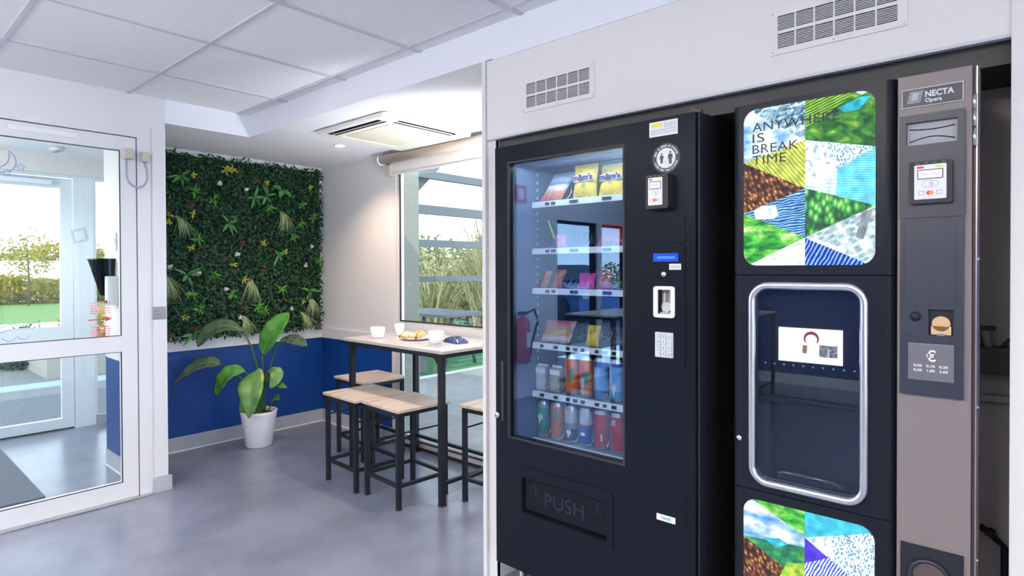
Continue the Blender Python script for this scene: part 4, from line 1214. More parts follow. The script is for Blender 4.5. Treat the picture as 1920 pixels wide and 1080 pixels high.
# card reader
def reader(par, x0, x1, z0, z1, y, dep, lab):
    rd = MB().prism(rrect(x0, x1, z0, z1, 0.006, 4), (), 'xz', y - dep, y).build('card_reader', M['gasket'], par)
    w, h = x1 - x0, z1 - z0
    a0, a1 = x0 + w * 0.13, x1 - w * (0.13 if dep < 0.03 else 0.24)
    b0, b1 = z0 + h * 0.10, z1 - h * 0.09
    yf = y - dep
    MB().prism(rrect(a0, a1, b0, b1, 0.003, 4), (), 'xz', yf - 0.002, yf).build('face_plate', M['paper'], rd)
    W_, H_ = a1 - a0, b1 - b0
    MB().box(a0 + W_ * 0.10, a1 - W_ * 0.10, yf - 0.0026, yf - 0.0018, b1 - H_ * 0.42, b1 - H_ * 0.14).build('screen_border', M['navyp'], rd)
    MB().box(a0 + W_ * 0.13, a1 - W_ * 0.13, yf - 0.0032, yf - 0.0024, b1 - H_ * 0.395, b1 - H_ * 0.165).build('screen', mat('lilac_screen', (0.1, 0.1, 0.1), 0.3, emit=((0.62, 0.58, 0.95), 0.9)), rd)
    text('INSERT CREDIT', H_ * 0.045, (a0 + W_ * 0.22, yf - 0.0034, b1 - H_ * 0.30), M['greyprint'], rd, width=W_ * 0.56, depth=0.0001)
    MB().prism(rrect(a0 + W_ * 0.08, a0 + W_ * 0.30, b1 - H_ * 0.10, b1 - H_ * 0.04, 0.001, 3), (), 'xz', yf - 0.0026, yf - 0.0018).build('red_mark', M['red'], rd)
    MB().box(a1 - W_ * 0.34, a1 - W_ * 0.08, yf - 0.0026, yf - 0.0018, b1 - H_ * 0.10, b1 - H_ * 0.05).build('yellow_mark', M['yellow'], rd)
    c1, c2 = (a0 + a1) / 2, b0 + H_ * 0.44
    wv = MB()
    for k in range(3):
        rr_ = W_ * (0.05 + 0.045 * k)
        wv.tube([(c1 - W_ * 0.05 + rr_ * math.cos(R(-55 + 11 * i)), yf - 0.0024, c2 + rr_ * math.sin(R(-55 + 11 * i))) for i in range(11)], 0.0005, 4)
    wv.tube([(c1 + W_ * 0.26 * math.cos(2 * PI * i / 20), yf - 0.0024, c2 + H_ * 0.10 * math.sin(2 * PI * i / 20)) for i in range(20)], 0.0004, 4, closed=True)
    wv.build('contactless_symbol', M['greyprint'], rd)
    for k, m_ in ((0.14, M['greyprint']), (0.40, M['orange']), (0.70, M['greyprint'])):
        if m_ is M['orange']:
            MB().prism(disc(a0 + W_ * 0.46, b0 + H_ * 0.18, H_ * 0.06, 18), (), 'xz', yf - 0.0026, yf - 0.0018).build('red_circle', M['red'], rd)
            MB().prism(disc(a0 + W_ * 0.54, b0 + H_ * 0.18, H_ * 0.06, 18), (), 'xz', yf - 0.0030, yf - 0.0022).build('orange_circle', M['orange'], rd)
        else:
            MB().prism(rect(a0 + W_ * k, a0 + W_ * (k + 0.18), b0 + H_ * 0.12, b0 + H_ * 0.24), [rect(a0 + W_ * k + 0.0012, a0 + W_ * (k + 0.18) - 0.0012, b0 + H_ * 0.12 + 0.0012, b0 + H_ * 0.24 - 0.0012)], 'xz', yf - 0.0026, yf - 0.0018).build('card_mark', m_, rd)
    ld = MB()
    for k in range(4):
        xx = x0 + w * (0.16 + 0.2 * k)
        ld.box(xx, xx + w * 0.09, yf - 0.0008, yf + 0.0002, z1 - h * 0.055, z1 - h * 0.035)
    ld.build('status_lights', mat('green_led', (0, 0.05, 0.02), emit=((0.02, 0.30, 0.10), 0.6)), rd)
    return rd
reader(v, -0.933, -0.855, 1.540, 1.648, VY, 0.038, 'reader')

# goods in the machine
def canmat(name, bands, rough=0.3, metal=0.2):
    m = texmat(name, 'z', bands, 1, rough=rough, const=True)
    m.node_tree.nodes['Principled BSDF'].inputs['Metallic'].default_value = metal
    return m
def can(x, z, r, h, bands, lab, nm, grp, prints=()):
    t = thing('drinks_can', lab, 'can', (x, 1.955, z), 0, grp)
    MB().lathe([(r * 0.72, 0.0), (r * 0.80, 0.004), (r, 0.012), (r, h - 0.016), (r * 0.84, h - 0.003), (r * 0.84, h), (r * 0.78, h), (r * 0.76, h - 0.003), (0, h - 0.003)], 0, 0, 0, 32, 0, ms=[1, 1, 0, 1, 1, 1, 1, 1]).build('can_body', [canmat(nm, bands), M['steel']], t, world=False)
    MB().box(-0.006, 0.006, -0.010, 0.004, h - 0.003, h - 0.0012, 0, 0.0004).build('pull_tab', M['steel'], t, world=False)
    for (kind, a, zz, m_) in prints:
        if kind == 'text':
            continue
        w, hh = a[1], a[2]
        n = 8
        V = []
        for i in range(n + 1):
            an = R(-90 + a[0]) + (i / n - 0.5) * w / r
            wob = 0.25 * hh * math.sin(i * 1.3) if kind == 'blob' else 0
            for q in (-1, 1):
                V.append(((r + 0.0004) * math.cos(an), (r + 0.0004) * math.sin(an), zz + q * hh / 2 * (math.sin(PI * (i + 0.4) / (n + 0.8)) if kind == 'blob' else 1) + wob))
        o = raw('label_print', V, [(2 * i, 2 * i + 2, 2 * i + 3, 2 * i + 1) for i in range(n)], m_, t)
    return t
tealp = mat('teal_leaf_print', (0.02, 0.28, 0.22), 0.4)
whitep = mat('white_can_print', (0.75, 0.75, 0.78), 0.4)
lb = mat('light_blue_print', (0.30, 0.55, 0.85), 0.35)
org, blu, rdd = (0.80, 0.19, 0.02), (0.015, 0.10, 0.42), (0.55, 0.015, 0.03)
G6, G5 = 'drinks cans on the lowest shelf', 'drinks cans on the second lowest shelf'
z = SH[5]
can(-1.535, z, 0.026, 0.150, [(0, (0.01, 0.22, 0.13)), (0.05, (0.02, 0.35, 0.22)), (0.12, (0.30, 0.40, 0.36))], 'green can at the left end of the lowest shelf', 'green_can', G6, [('blob', (0, 0.03, 0.03), 0.08, whitep)])
can(-1.463, z, 0.027, 0.152, [(0, (0.65, 0.15, 0.03))], 'orange can, second from the left on the lowest shelf', 'orange_can_low', G6, [('blob', (20, 0.02, 0.05), 0.10, tealp)])
can(-1.393, z, 0.027, 0.150, [(0, (0.02, 0.03, 0.08)), (0.055, (0.30, 0.32, 0.36)), (0.08, (0.60, 0.58, 0.52))], 'slim can, silver above and dark blue below, on the lowest shelf', 'silver_can', G6, [('blob', (10, 0.022, 0.03), 0.042, whitep)])
can(-1.320, z, 0.028, 0.152, [(0, (0.01, 0.06, 0.35)), (0.075, (0.45, 0.02, 0.08)), (0.085, (0.50, 0.55, 0.62))], 'blue and silver can beside the red cans on the lowest shelf', 'blue_silver_can', G6, [('box', (0, 0.02, 0.012), 0.05, whitep)])
can(-1.249, z, 0.029, 0.154, [(0, rdd)], 'left one of the two red cans on the lowest shelf', 'red_can_a', G6, [('box', (30, 0.006, 0.025), 0.05, whitep)])
can(-1.177, z, 0.029, 0.154, [(0, rdd)], 'right one of the two red cans, with white barcode patch', 'red_can_b', G6, [('box', (-5, 0.018, 0.024), 0.118, M['greyprint']), ('box', (-60, 0.005, 0.03), 0.05, whitep)])
z = SH[4]
can(-1.386, z, 0.030, 0.160, [(0, org)], 'left one of the two orange cans with teal leaf print', 'orange_can_a', G5, [('blob', (15, 0.034, 0.050), 0.085, tealp), ('blob', (-8, 0.016, 0.07), 0.095, M['red'])])
can(-1.316, z, 0.030, 0.162, [(0, org)], 'right one of the two orange cans, beside the blue cans', 'orange_can_b', G5, [('blob', (25, 0.026, 0.045), 0.080, tealp), ('blob', (-8, 0.018, 0.06), 0.10, M['red']), ('blob', (-5, 0.02, 0.05), 0.05, lb)])
can(-1.250, z, 0.029, 0.162, [(0, (0.05, 0.25, 0.50)), (0.03, (0.20, 0.45, 0.75)), (0.125, blu)], 'left one of the two light blue cans on the second lowest shelf', 'blue_can_a', G5, [('blob', (0, 0.028, 0.06), 0.09, lb)])
can(-1.180, z, 0.029, 0.162, [(0, (0.08, 0.32, 0.60)), (0.04, (0.16, 0.40, 0.75)), (0.13, blu)], 'right one of the two light blue cans, with white patches', 'blue_can_b', G5, [('blob', (-25, 0.010, 0.11), 0.09, whitep), ('blob', (5, 0.02, 0.04), 0.05, whitep)])
can(-1.115, z, 0.029, 0.160, [(0, (0.25, 0.12, 0.07)), (0.10, (0.4, 0.25, 0.15))], 'brown can at the right end of the second lowest shelf', 'brown_can', G5)
for x, lab, colr in ((-1.535, 'pale juice carton at the left end of the second lowest shelf', (0.55, 0.60, 0.65)), (-1.462, 'tan juice carton beside the left orange can', (0.45, 0.40, 0.30))):
    t = thing('juice_carton', lab, 'carton', (x, 1.955, z), 0, 'juice cartons in the machine')
    MB().box(-0.024, 0.024, -0.02, 0.02, 0, 0.098, 0, 0.001).build('carton_body', mat('carton_print', colr, 0.5, noise=(40, tuple(q * 0.7 for q in colr))), t, world=False)
    MB().box(-0.024, 0.024, -0.003, 0.003, 0.098, 0.106).box(-0.025, 0.025, -0.0205, -0.0195, 0.07, 0.09).build('carton_top', M['paper'], t, world=False)
def bag(x, z, w, h, m, lab, lean=0.25, th=0.03, ftxt=None, sub=None, y=1.95, tilt=0.0, name='snack_bag'):
    t = thing(name, lab, 'snack', (x, y, z), 0, 'snack bags in the machine')
    n, k_ = 14, 14
    V, F = [], []
    for side in (-1, 1):
        for i in range(n + 1):
            for j in range(k_ + 1):
                u, q = i / n * 2 - 1, j / k_
                e = (max(0, 1 - u * u) ** 0.5) * (max(0, math.sin(PI * min(1, max(0, (q - 0.05) / 0.9)))) ** 0.55)
                wob = 0.0015 * math.sin(u * 9 + q * 7)
                V.append((u * w / 2 * (1 - 0.05 * math.sin(PI * q)) + tilt * q * h, side * th / 2 * e + lean * (q * h) + wob, q * h))
    o_ = (n + 1) * (k_ + 1)
    for s2 in (0, 1):
        for i in range(n):
            for j in range(k_):
                a = s2 * o_ + i * (k_ + 1) + j
                F.append((a, a + k_ + 1, a + k_ + 2, a + 1) if s2 == 0 else (a, a + 1, a + k_ + 2, a + k_ + 1))
    raw('bag_body', V, F, m, t, smooth=True)
    if ftxt:
        tt = text(ftxt, h * 0.17, (x - w * 0.42, y - th / 2 + lean * h * 0.5 - 0.005, z + h * 0.52), mat('brown_lettering', (0.06, 0.03, 0.10), 0.4), t, width=w * 0.82, depth=0.001, bold=0.0014)
        tb = text(ftxt, h * 0.17, (x - w * 0.43, y - th / 2 + lean * h * 0.5 - 0.003, z + h * 0.515), mat('white_lettering', (0.8, 0.78, 0.85), 0.4), t, width=w * 0.85, depth=0.001, bold=0.0040)
    return t
ybag = texmat('yellow_bag', 'z', [(0, (0.60, 0.42, 0.05)), (0.006, (0.75, 0.45, 0.03)), (0.075, (0.78, 0.50, 0.02)), (0.11, (0.85, 0.62, 0.04))], 1, rough=0.3)
ybag2 = texmat('yellow_bag_print', 'noise', [(0.35, (0.20, 0.35, 0.12)), (0.45, (0.75, 0.50, 0.04)), (0.62, (0.80, 0.58, 0.05)), (0.72, (0.65, 0.18, 0.05))], 26, rough=0.3)
redbag = texmat('red_bag_print', 'z', [(0, (0.45, 0.05, 0.05)), (0.04, (0.60, 0.22, 0.08)), (0.065, (0.70, 0.70, 0.72)), (0.075, (0.10, 0.15, 0.45)), (0.09, (0.45, 0.50, 0.55))], 1, rough=0.3)
z = SH[0]
bag(-1.497, z, 0.115, 0.125, redbag, 'red and blue snack bag at the left end of the top shelf', 0.45, 0.04, tilt=0.35)
bag(-1.322, z, 0.112, 0.140, ybag2, 'left one of the two yellow sweet bags on the top shelf', 0.10, 0.035, "m&m's")
bag(-1.202, z, 0.112, 0.128, ybag2, 'right one of the two yellow sweet bags on the top shelf', 0.22, 0.035, "m&m's")
for x, hh in ((-1.322, 0.142), (-1.202, 0.130)):
    bag(x + 0.012, z, 0.110, hh, ybag, 'yellow sweet bag standing behind another on the top shelf, ' + ('left' if x < -1.3 else 'right'), 0.12, 0.03, y=2.02)
pinkm = texmat('pink_sweet', 'noise', [(0.4, (0.75, 0.04, 0.35)), (0.6, (0.85, 0.10, 0.45)), (0.7, (0.9, 0.6, 0.1))], 30, rough=0.3)
dred = texmat('dark_red_bag', 'noise', [(0.4, (0.30, 0.02, 0.02)), (0.6, (0.45, 0.05, 0.04)), (0.7, (0.6, 0.3, 0.2))], 22, rough=0.25)
z = SH[1]
bag(-1.440, z + 0.006, 0.052, 0.050, pinkm, 'small bright pink sweet on the second shelf', 0.1, 0.03, name='wrapped_sweet')
MB_ = thing('lollipop_stick', 'lime green stick leaning beside the pink sweet on the second shelf', 'snack', (-1.475, 1.94, z), 0)
MB().tube([(0.012, 0, 0.04), (-0.022, 0.0, 0.115)], [0.005, 0.003], 8).build('stick', mat('lime_plastic', (0.45, 0.65, 0.05), 0.4), MB_, world=False)
bag(-1.205, z, 0.125, 0.088, dred, 'glossy dark red bag on the second shelf', 0.5, 0.05)
z = SH[2]
orb = texmat('orange_red_bag', 'noise', [(0.4, (0.50, 0.06, 0.03)), (0.55, (0.70, 0.20, 0.05)), (0.7, (0.5, 0.45, 0.4))], 40, rough=0.3)
bag(-1.530, z, 0.036, 0.070, orb, 'narrow orange snack bar at the left end of the third shelf', 0.2, 0.02, tilt=0.3)
bag(-1.462, z, 0.048, 0.075, orb, 'orange red snack bag, second on the third shelf', 0.2, 0.025, tilt=0.25)
bag(-1.320, z, 0.080, 0.062, pinkm, 'pink snack bag in the middle of the third shelf', 0.3, 0.03)
bag(-1.235, z, 0.060, 0.075, dred, 'dark red snack bag right of the pink one on the third shelf', 0.3, 0.03)
z = SH[3]
sandw = texmat('sandwich_print', 'z', [(0, (0.62, 0.35, 0.35)), (0.018, (0.80, 0.72, 0.62)), (0.035, (0.62, 0.25, 0.10)), (0.055, (0.35, 0.25, 0.08)), (0.07, (0.60, 0.18, 0.20))], 1, rough=0.3)
bag(-1.472, z, 0.150, 0.090, sandw, 'pink wrapped sandwich at the left of the fourth shelf', 0.3, 0.06, tilt=0.2, name='wrapped_sandwich')
bag(-1.290, z, 0.060, 0.080, ybag2, 'small yellow bag in the middle of the fourth shelf', 0.25, 0.03)
bag(-1.170, z, 0.070, 0.065, mat('dark_wrapper', (0.05, 0.05, 0.07), 0.3), 'dark wrapped snack right of the yellow bag on the fourth shelf', 0.4, 0.04)

# ------------------------------------------------------------------ hot drinks machine
CY = 1.80
c = thing('coffee_machine', 'tall dark hot drinks machine with glowing picture panels and grey payment column', 'coffee machine', (-0.40, CY, 0))
MB().box(-0.672, -0.270, 1.875, 2.47, 0.12, 1.822).box(-0.270, -0.108, 1.82, 2.47, 0.12, 1.822).build('cabinet', M['vside'], c)
def rounded_bar(m, x0, x1, y0, y1, r, z0, z1, side, mi=0):
    pts = []
    for i in range(9):
        a = R(180 + 90 * i / 8) if side < 0 else R(270 + 90 * i / 8)
        cx = x0 + r if side < 0 else x1 - r
        pts.append((cx + r * math.cos(a), y0 + r + r * math.sin(a)))
    if side < 0:
        pts = pts + [(x1, y0), (x1, y1), (x0, y1)]
    else:
        pts = [(x0, y0)] + pts + [(x1, y1), (x0, y1)]
    m.prism(pts, (), 'xy', z0, z1, mi, smooth=False)
    return m
def seg_door(name, z0, z1, hole=None):
    m = MB()
    rounded_bar(m, -0.683, -0.655, CY, CY + 0.07, 0.024, z0, z1, -1)
    rounded_bar(m, -0.288, -0.260, CY, CY + 0.07, 0.024, z0, z1, 1)
    if hole:
        m.prism(rect(-0.655, -0.288, z0, z1), [hole], 'xz', CY, CY + 0.02)
    else:
        m.prism(rect(-0.655, -0.288, z0, z1), (), 'xz', CY, CY + 0.02)
    return m.build(name, M['cblack'], c)
dt = seg_door('upper_door', 1.3305, 1.836)
dm = seg_door('middle_door', 0.6905, 1.3275, rrect(-0.620, -0.330, 0.720, 1.297, 0.035))
dl = seg_door('lower_door', 0.14, 0.6875)
MB().box(-0.678, -0.265, 1.812, 1.86, 0.68, 0.70).box(-0.678, -0.265, 1.822, 1.86, 1.32, 1.34).build('joint', M['gasket'], c)
path = rrect(-0.6225, -0.3305, 0.7175, 1.2985, 0.045, 8)
MB().tube([(p[0], CY - 0.003, p[1]) for p in path], 0.0115, 12, closed=True).build('chrome_ring', M['chrome'], dm)
# inside of the dispensing bay
bay = MB()
bay.box(-0.620, -0.612, CY + 0.02, 1.98, 0.70, 1.30).box(-0.338, -0.330, CY + 0.02, 1.98, 0.70, 1.30).box(-0.612, -0.338, 1.97, 1.98, 0.70, 1.30).box(-0.612, -0.338, CY + 0.02, 1.98, 0.70, 0.728).box(-0.612, -0.338, CY + 0.02, 1.98, 1.29, 1.30)
bay.box(-0.612, -0.580, CY + 0.022, 1.90, 0.728, 0.960)
bay.build('dispensing_bay', M['dark'], dm)
MB().box(-0.58, -0.36, 1.962, 1.97, 0.74, 0.955).build('bay_reflection', mat('brown_reflection', (0.30, 0.24, 0.23), 0.5), dm)  # brown tone stands in for the reflection in the lower glass
MB().box(-0.56, -0.36, 1.84, 1.96, 0.728, 0.736).build('drip_tray', M['navyp'], dm)
up = MB().box(-0.612, -0.338, 1.835, 1.842, 0.975, 1.29).build('display_board', M['gasket'], dm)
MB().box(-0.612, -0.338, 1.808, 1.842, 0.957, 0.972, 0, 0.004).build('visor_edge', M['black'], dm)
sc = MB().box(-0.557, -0.389, 1.829, 1.835, 1.078, 1.176).build('screen', mat('white_screen', (0.1, 0.1, 0.1), 0.3, emit=((0.95, 0.95, 1.0), 1.6)), dm)
# picture on the screen: red haired head outline, drink and a little city view
hair = mat('screen_hair', (0, 0, 0), emit=((0.42, 0.10, 0.09), 0.9))
hp = []
hx, hz = -0.468, 1.148
for i in range(21):
    a = R(-35 + 250 * i / 20)
    hp.append((hx + 0.0200 * math.cos(a), hz + 0.0205 * math.sin(a)))
hi = []
for i in range(21):
    a = R(-35 + 250 * i / 20)
    k = 0.0150 + 0.0012 * (i % 2)
    hi.append((hx + k * math.cos(a), hz - 0.003 + (k - 0.001) * math.sin(a)))
MB().prism(hp + hi[::-1], (), 'xz', 1.8275, 1.8292).build('hair_picture', hair, sc)
MB().prism([(-0.492, 1.106), (-0.4805, 1.104), (-0.4785, 1.127), (-0.490, 1.128)], (), 'xz', 1.8275, 1.8292).build('cup_picture', mat('screen_orange', (0, 0, 0), emit=((0.50, 0.27, 0.10), 1.0)), sc)
MB().box(-0.447, -0.401, 1.8275, 1.8292, 1.098, 1.131).build('city_picture', texmat('screen_city', 'cheby', [(0, (0.05, 0.06, 0.08)), (0.4, (0.30, 0.32, 0.36)), (0.7, (0.65, 0.67, 0.7))], 160, (0.5, 1, 1), emit=0.9), sc)
MB().box(-0.426, -0.421, 1.8268, 1.8276, 1.098, 1.122).build('tower_picture', mat('screen_tower', (0, 0, 0), emit=((0.8, 0.85, 0.9), 1.0)), sc)
for k in range(10):
    x = -0.596 + k * 0.0262
    MB().lathe([(0.0, -0.003), (0.002, -0.0025), (0.0028, 0)], x, 1.835, 1.066, 10, 0, 'y').build('indicator_lamp', bpy.data.materials.get('aqua_led') or mat('aqua_led', (0, 0, 0), emit=((0.10, 0.42, 0.55), 1.0)), dm)
MB().prism(rrect(-0.612, -0.338, 0.729, 1.289, 0.032), (), 'xz', CY + 0.004, CY + 0.008).build('glass_pane', M['cglass'], dm)
MB().tube([(-0.548, CY + 0.003, 0.745), (-0.545, CY - 0.008, 0.757), (-0.530, CY - 0.012, 0.764), (-0.465, CY - 0.012, 0.764), (-0.400, CY - 0.012, 0.762), (-0.387, CY - 0.008, 0.755), (-0.383, CY + 0.003, 0.742)], 0.0045, 10).build('pane_handle', M['clear'], dm)
MB().lathe([(0.009, 0), (0.009, -0.006), (0.0, -0.007)], -0.662, CY + 0.002, 0.836, 24, 0, 'y').box(-0.663, -0.661, CY - 0.006, CY - 0.0045, 0.832, 0.840).build('lock', M['chrome'], dm)

# glowing mosaics
def clip(poly, tri):
    def area(p):
        return sum(p[i][0] * p[(i + 1) % len(p)][1] - p[(i + 1) % len(p)][0] * p[i][1] for i in range(len(p)))
    if area(tri) < 0:
        tri = tri[::-1]
    out = list(poly)
    for i in range(len(tri)):
        a, b_ = tri[i], tri[(i + 1) % len(tri)]
        inp, out = out, []
        for j in range(len(inp)):
            p, q = inp[j - 1], inp[j]
            sp = (b_[0] - a[0]) * (p[1] - a[1]) - (b_[1] - a[1]) * (p[0] - a[0])
            sq = (b_[0] - a[0]) * (q[1] - a[1]) - (b_[1] - a[1]) * (q[0] - a[0])
            if sq >= 0:
                if sp < 0:
                    t_ = sp / (sp - sq)
                    out.append((p[0] + (q[0] - p[0]) * t_, p[1] + (q[1] - p[1]) * t_))
                out.append(q)
            elif sp >= 0:
                t_ = sp / (sp - sq)
                out.append((p[0] + (q[0] - p[0]) * t_, p[1] + (q[1] - p[1]) * t_))
        if not out:
            return []
    return out
EM = 0.88
A = {}
A['sky'] = texmat('art_sky', 'noise', [(0.36, (0.10, 0.36, 0.85)), (0.47, (0.45, 0.68, 0.95)), (0.56, (0.95, 0.97, 1.0))], 9, (1, 1, 2.5), emit=EM)
A['mount'] = texmat('art_mountain', 'noise', [(0.38, (0.03, 0.12, 0.20)), (0.5, (0.25, 0.45, 0.58)), (0.62, (0.80, 0.88, 0.95))], 30, (1, 1, 2), 0.6, emit=EM, dist=1.5)
A['field'] = texmat('art_field', 'wave', [(0.0, (0.33, 0.44, 0.04)), (0.4, (0.50, 0.58, 0.06)), (0.8, (0.66, 0.70, 0.16)), (1, (0.76, 0.78, 0.32))], 34, (1, 1, 1), R(38), emit=EM, dist=2.5)
A['beans'] = texmat('art_beans', 'voronoi', [(0.0, (0.95, 0.80, 0.62)), (0.14, (0.72, 0.42, 0.18)), (0.30, (0.38, 0.15, 0.05)), (0.55, (0.10, 0.04, 0.03)), (0.8, (0.04, 0.02, 0.03))], 75, (1.5, 1, 0.85), 0.5, emit=EM)
A['circuit'] = texmat('art_circuit', 'wavez', [(0.0, (0.01, 0.09, 0.34)), (0.5, (0.02, 0.17, 0.52)), (0.75, (0.06, 0.32, 0.70)), (0.97, (0.55, 0.80, 0.97))], 44, (0.6, 1, 1), 0.12, emit=EM, dist=7.0)
A['chip'] = texmat('art_chip', 'cheby', [(0.0, (0.95, 0.98, 1.0)), (0.5, (0.80, 0.90, 0.98)), (0.7, (0.25, 0.50, 0.75))], 70, emit=EM)
A['grass'] = texmat('art_grass', 'noise', [(0.36, (0.01, 0.16, 0.05)), (0.48, (0.06, 0.48, 0.06)), (0.58, (0.22, 0.65, 0.10)), (0.68, (0.75, 0.88, 0.50))], 17, (1, 1, 1.8), emit=EM, dist=0.8)
A['white'] = texmat('art_cloud', 'noise', [(0.4, (0.85, 0.90, 0.97)), (0.6, (0.98, 0.99, 1.0))], 9, emit=EM)
A['valley'] = texmat('art_valley', 'noise', [(0.34, (0.01, 0.06, 0.03)), (0.48, (0.03, 0.18, 0.04)), (0.60, (0.10, 0.35, 0.04)), (0.7, (0.40, 0.60, 0.12))], 22, (1, 1, 1.6), -0.3, emit=EM, dist=0.6)
A['terrace'] = texmat('art_terrace', 'wavez', [(0, (0.02, 0.10, 0.02)), (0.5, (0.12, 0.40, 0.03)), (1, (0.42, 0.65, 0.10))], 44, (1, 1, 1), 0.35, emit=EM, dist=2)
A['lake'] = texmat('art_lake', 'noise', [(0.35, (0.01, 0.30, 0.40)), (0.6, (0.05, 0.60, 0.78)), (0.75, (0.4, 0.85, 0.9))], 25, emit=EM)
A['data'] = texmat('art_data', 'cheby', [(0.0, (0.04, 0.10, 0.25)), (0.22, (0.10, 0.28, 0.45)), (0.34, (0.60, 0.80, 0.92)), (0.6, (0.95, 0.98, 1.0))], 130, (1.6, 1, 0.9), emit=EM)
A['datap'] = texmat('art_data_pale', 'noise', [(0.38, (0.35, 0.52, 0.70)), (0.46, (0.85, 0.92, 1.0)), (0.6, (0.98, 0.99, 1.0))], 70, emit=EM)
A['water'] = texmat('art_water', 'wavez', [(0, (0.06, 0.58, 0.90)), (0.5, (0.14, 0.68, 0.95)), (1, (0.32, 0.80, 0.98))], 52, (1, 1, 1), -0.10, emit=EM, dist=1.5)
A['waterp'] = texmat('art_water_pale', 'wavez', [(0, (0.55, 0.85, 0.97)), (1, (0.93, 0.98, 1.0))], 30, (1, 1, 1), -0.10, emit=EM, dist=1.2)
A['forest'] = texmat('art_forest', 'voronoi', [(0.0, (0.90, 0.95, 0.60)), (0.16, (0.45, 0.75, 0.22)), (0.40, (0.05, 0.42, 0.09)), (0.70, (0.03, 0.10, 0.06))], 52, (1.4, 1, 0.75), emit=EM)
A['city'] = texmat('art_city', 'cheby', [(0.0, (0.10, 0.25, 0.32)), (0.3, (0.32, 0.50, 0.58)), (0.5, (0.65, 0.75, 0.78)), (0.7, (0.90, 0.93, 0.93))], 55, (1, 1, 1.6), 0.5, emit=EM)
A['road'] = texmat('art_road', 'noise', [(0.4, (0.22, 0.27, 0.33)), (0.6, (0.35, 0.40, 0.46))], 40, emit=EM)
A['fibre'] = texmat('art_fibre', 'wave', [(0, (0.01, 0.03, 0.36)), (0.6, (0.02, 0.12, 0.66)), (0.85, (0.06, 0.32, 0.86)), (1.0, (0.60, 0.82, 1.0))], 32, (1, 1, 1), R(-28), emit=EM, dist=3)
A['cyan'] = texmat('art_cyan', 'wavez', [(0, (0.0, 0.42, 0.68)), (0.6, (0.0, 0.55, 0.82)), (1, (0.25, 0.78, 0.95))], 90, (1, 1, 1), 0.35, emit=EM, dist=0.5)
A['fibrew'] = texmat('art_fibre_white', 'wave', [(0, (0.06, 0.04, 0.60)), (0.35, (0.10, 0.20, 0.80)), (0.6, (0.60, 0.75, 0.95)), (1, (0.85, 0.92, 1.0))], 44, (1, 1, 1), R(-25), emit=EM, dist=4)
A['violet'] = texmat('art_violet', 'noise', [(0.4, (0.06, 0.03, 0.62)), (0.6, (0.10, 0.06, 0.75))], 10, emit=EM)
A['greend'] = texmat('art_hill_dark', 'noise', [(0.38, (0.02, 0.14, 0.10)), (0.52, (0.03, 0.26, 0.12)), (0.66, (0.14, 0.48, 0.10))], 22, (1, 1, 1.6), 0.3, emit=EM)
A['yel'] = texmat('art_yellow_grass', 'noise', [(0.4, (0.22, 0.50, 0.03)), (0.6, (0.62, 0.80, 0.12))], 40, emit=EM)
def mosaic(base, pieces, parent, name):
    keys = []
    m = MB()
    for k, (key, poly, lv) in enumerate(pieces):
        p = clip(base, poly)
        if len(p) < 3:
            continue
        if key not in keys:
            keys.append(key)
        d_ = CY - 0.003 - 0.00025 * lv
        m.prism(p, (), 'xz', d_, CY, keys.index(key))
    return m.build(name, [A[k] for k in keys], parent)
L, Cx, Rr = -0.648, -0.4765, -0.305
b1 = rrect(-0.647, -0.306, 1.357, 1.818, 0.038, 8)
up_panel = mosaic(b1, [
    ('sky', [(L, 1.83), (L, 1.664), (Cx, 1.708)], 0), ('mount', [(L, 1.83), (Cx, 1.708), (Cx, 1.83)], 0),
    ('field', [(L, 1.664), (Cx, 1.708), (Cx, 1.573)], 0), ('beans', [(L, 1.664), (Cx, 1.573), (L, 1.512)], 0),
    ('circuit', [(L, 1.512), (Cx, 1.573), (Cx, 1.435)], 0), ('chip', [(-0.618, 1.519), (-0.595, 1.533), (-0.555, 1.530), (-0.548, 1.500), (-0.560, 1.492), (-0.612, 1.493)], 1), ('grass', [(L, 1.512), (Cx, 1.435), (L, 1.350)], 0),
    ('white', [(L, 1.350), (Cx, 1.435), (Cx, 1.350)], 0),
    ('valley', [(Cx, 1.83), (Rr, 1.83), (Rr, 1.667), (Cx, 1.708)], 0), ('terrace', [(Cx, 1.83), (-0.335, 1.83), (-0.39, 1.79), (Cx, 1.742)], 1),
    ('lake', [(-0.395, 1.783), (-0.34, 1.803), (-0.315, 1.800), (-0.345, 1.770), (-0.378, 1.768)], 2), ('white', [(-0.40, 1.786), (-0.338, 1.808), (-0.322, 1.797), (-0.300, 1.803), (-0.300, 1.83), (-0.36, 1.83)], 1),
    ('datap', [(Cx, 1.708), (Rr, 1.667), (Cx, 1.573)], 0), ('data', [(-0.42, 1.694), (Rr, 1.667), (-0.39, 1.621)], 1),
    ('waterp', [(Cx, 1.573), (Rr, 1.667), (Rr, 1.513)], 0), ('water', [(-0.395, 1.618), (Rr, 1.667), (Rr, 1.513), (-0.40, 1.547)], 1),
    ('forest', [(Cx, 1.573), (Rr, 1.513), (Cx, 1.435)], 0), ('city', [(Cx, 1.435), (Rr, 1.513), (Rr, 1.350)], 0),
    ('road', [(-0.335, 1.497), (-0.310, 1.506), (-0.333, 1.425), (-0.352, 1.430)], 1), ('white', [(-0.462, 1.437), (-0.372, 1.397), (-0.376, 1.387), (-0.466, 1.428)], 1),
    ('fibre', [(Cx, 1.435), (Rr, 1.350), (Cx, 1.350)], 0)], dt, 'picture_panel')
b2 = rrect(-0.647, -0.306, 0.200, 0.661, 0.038, 8)
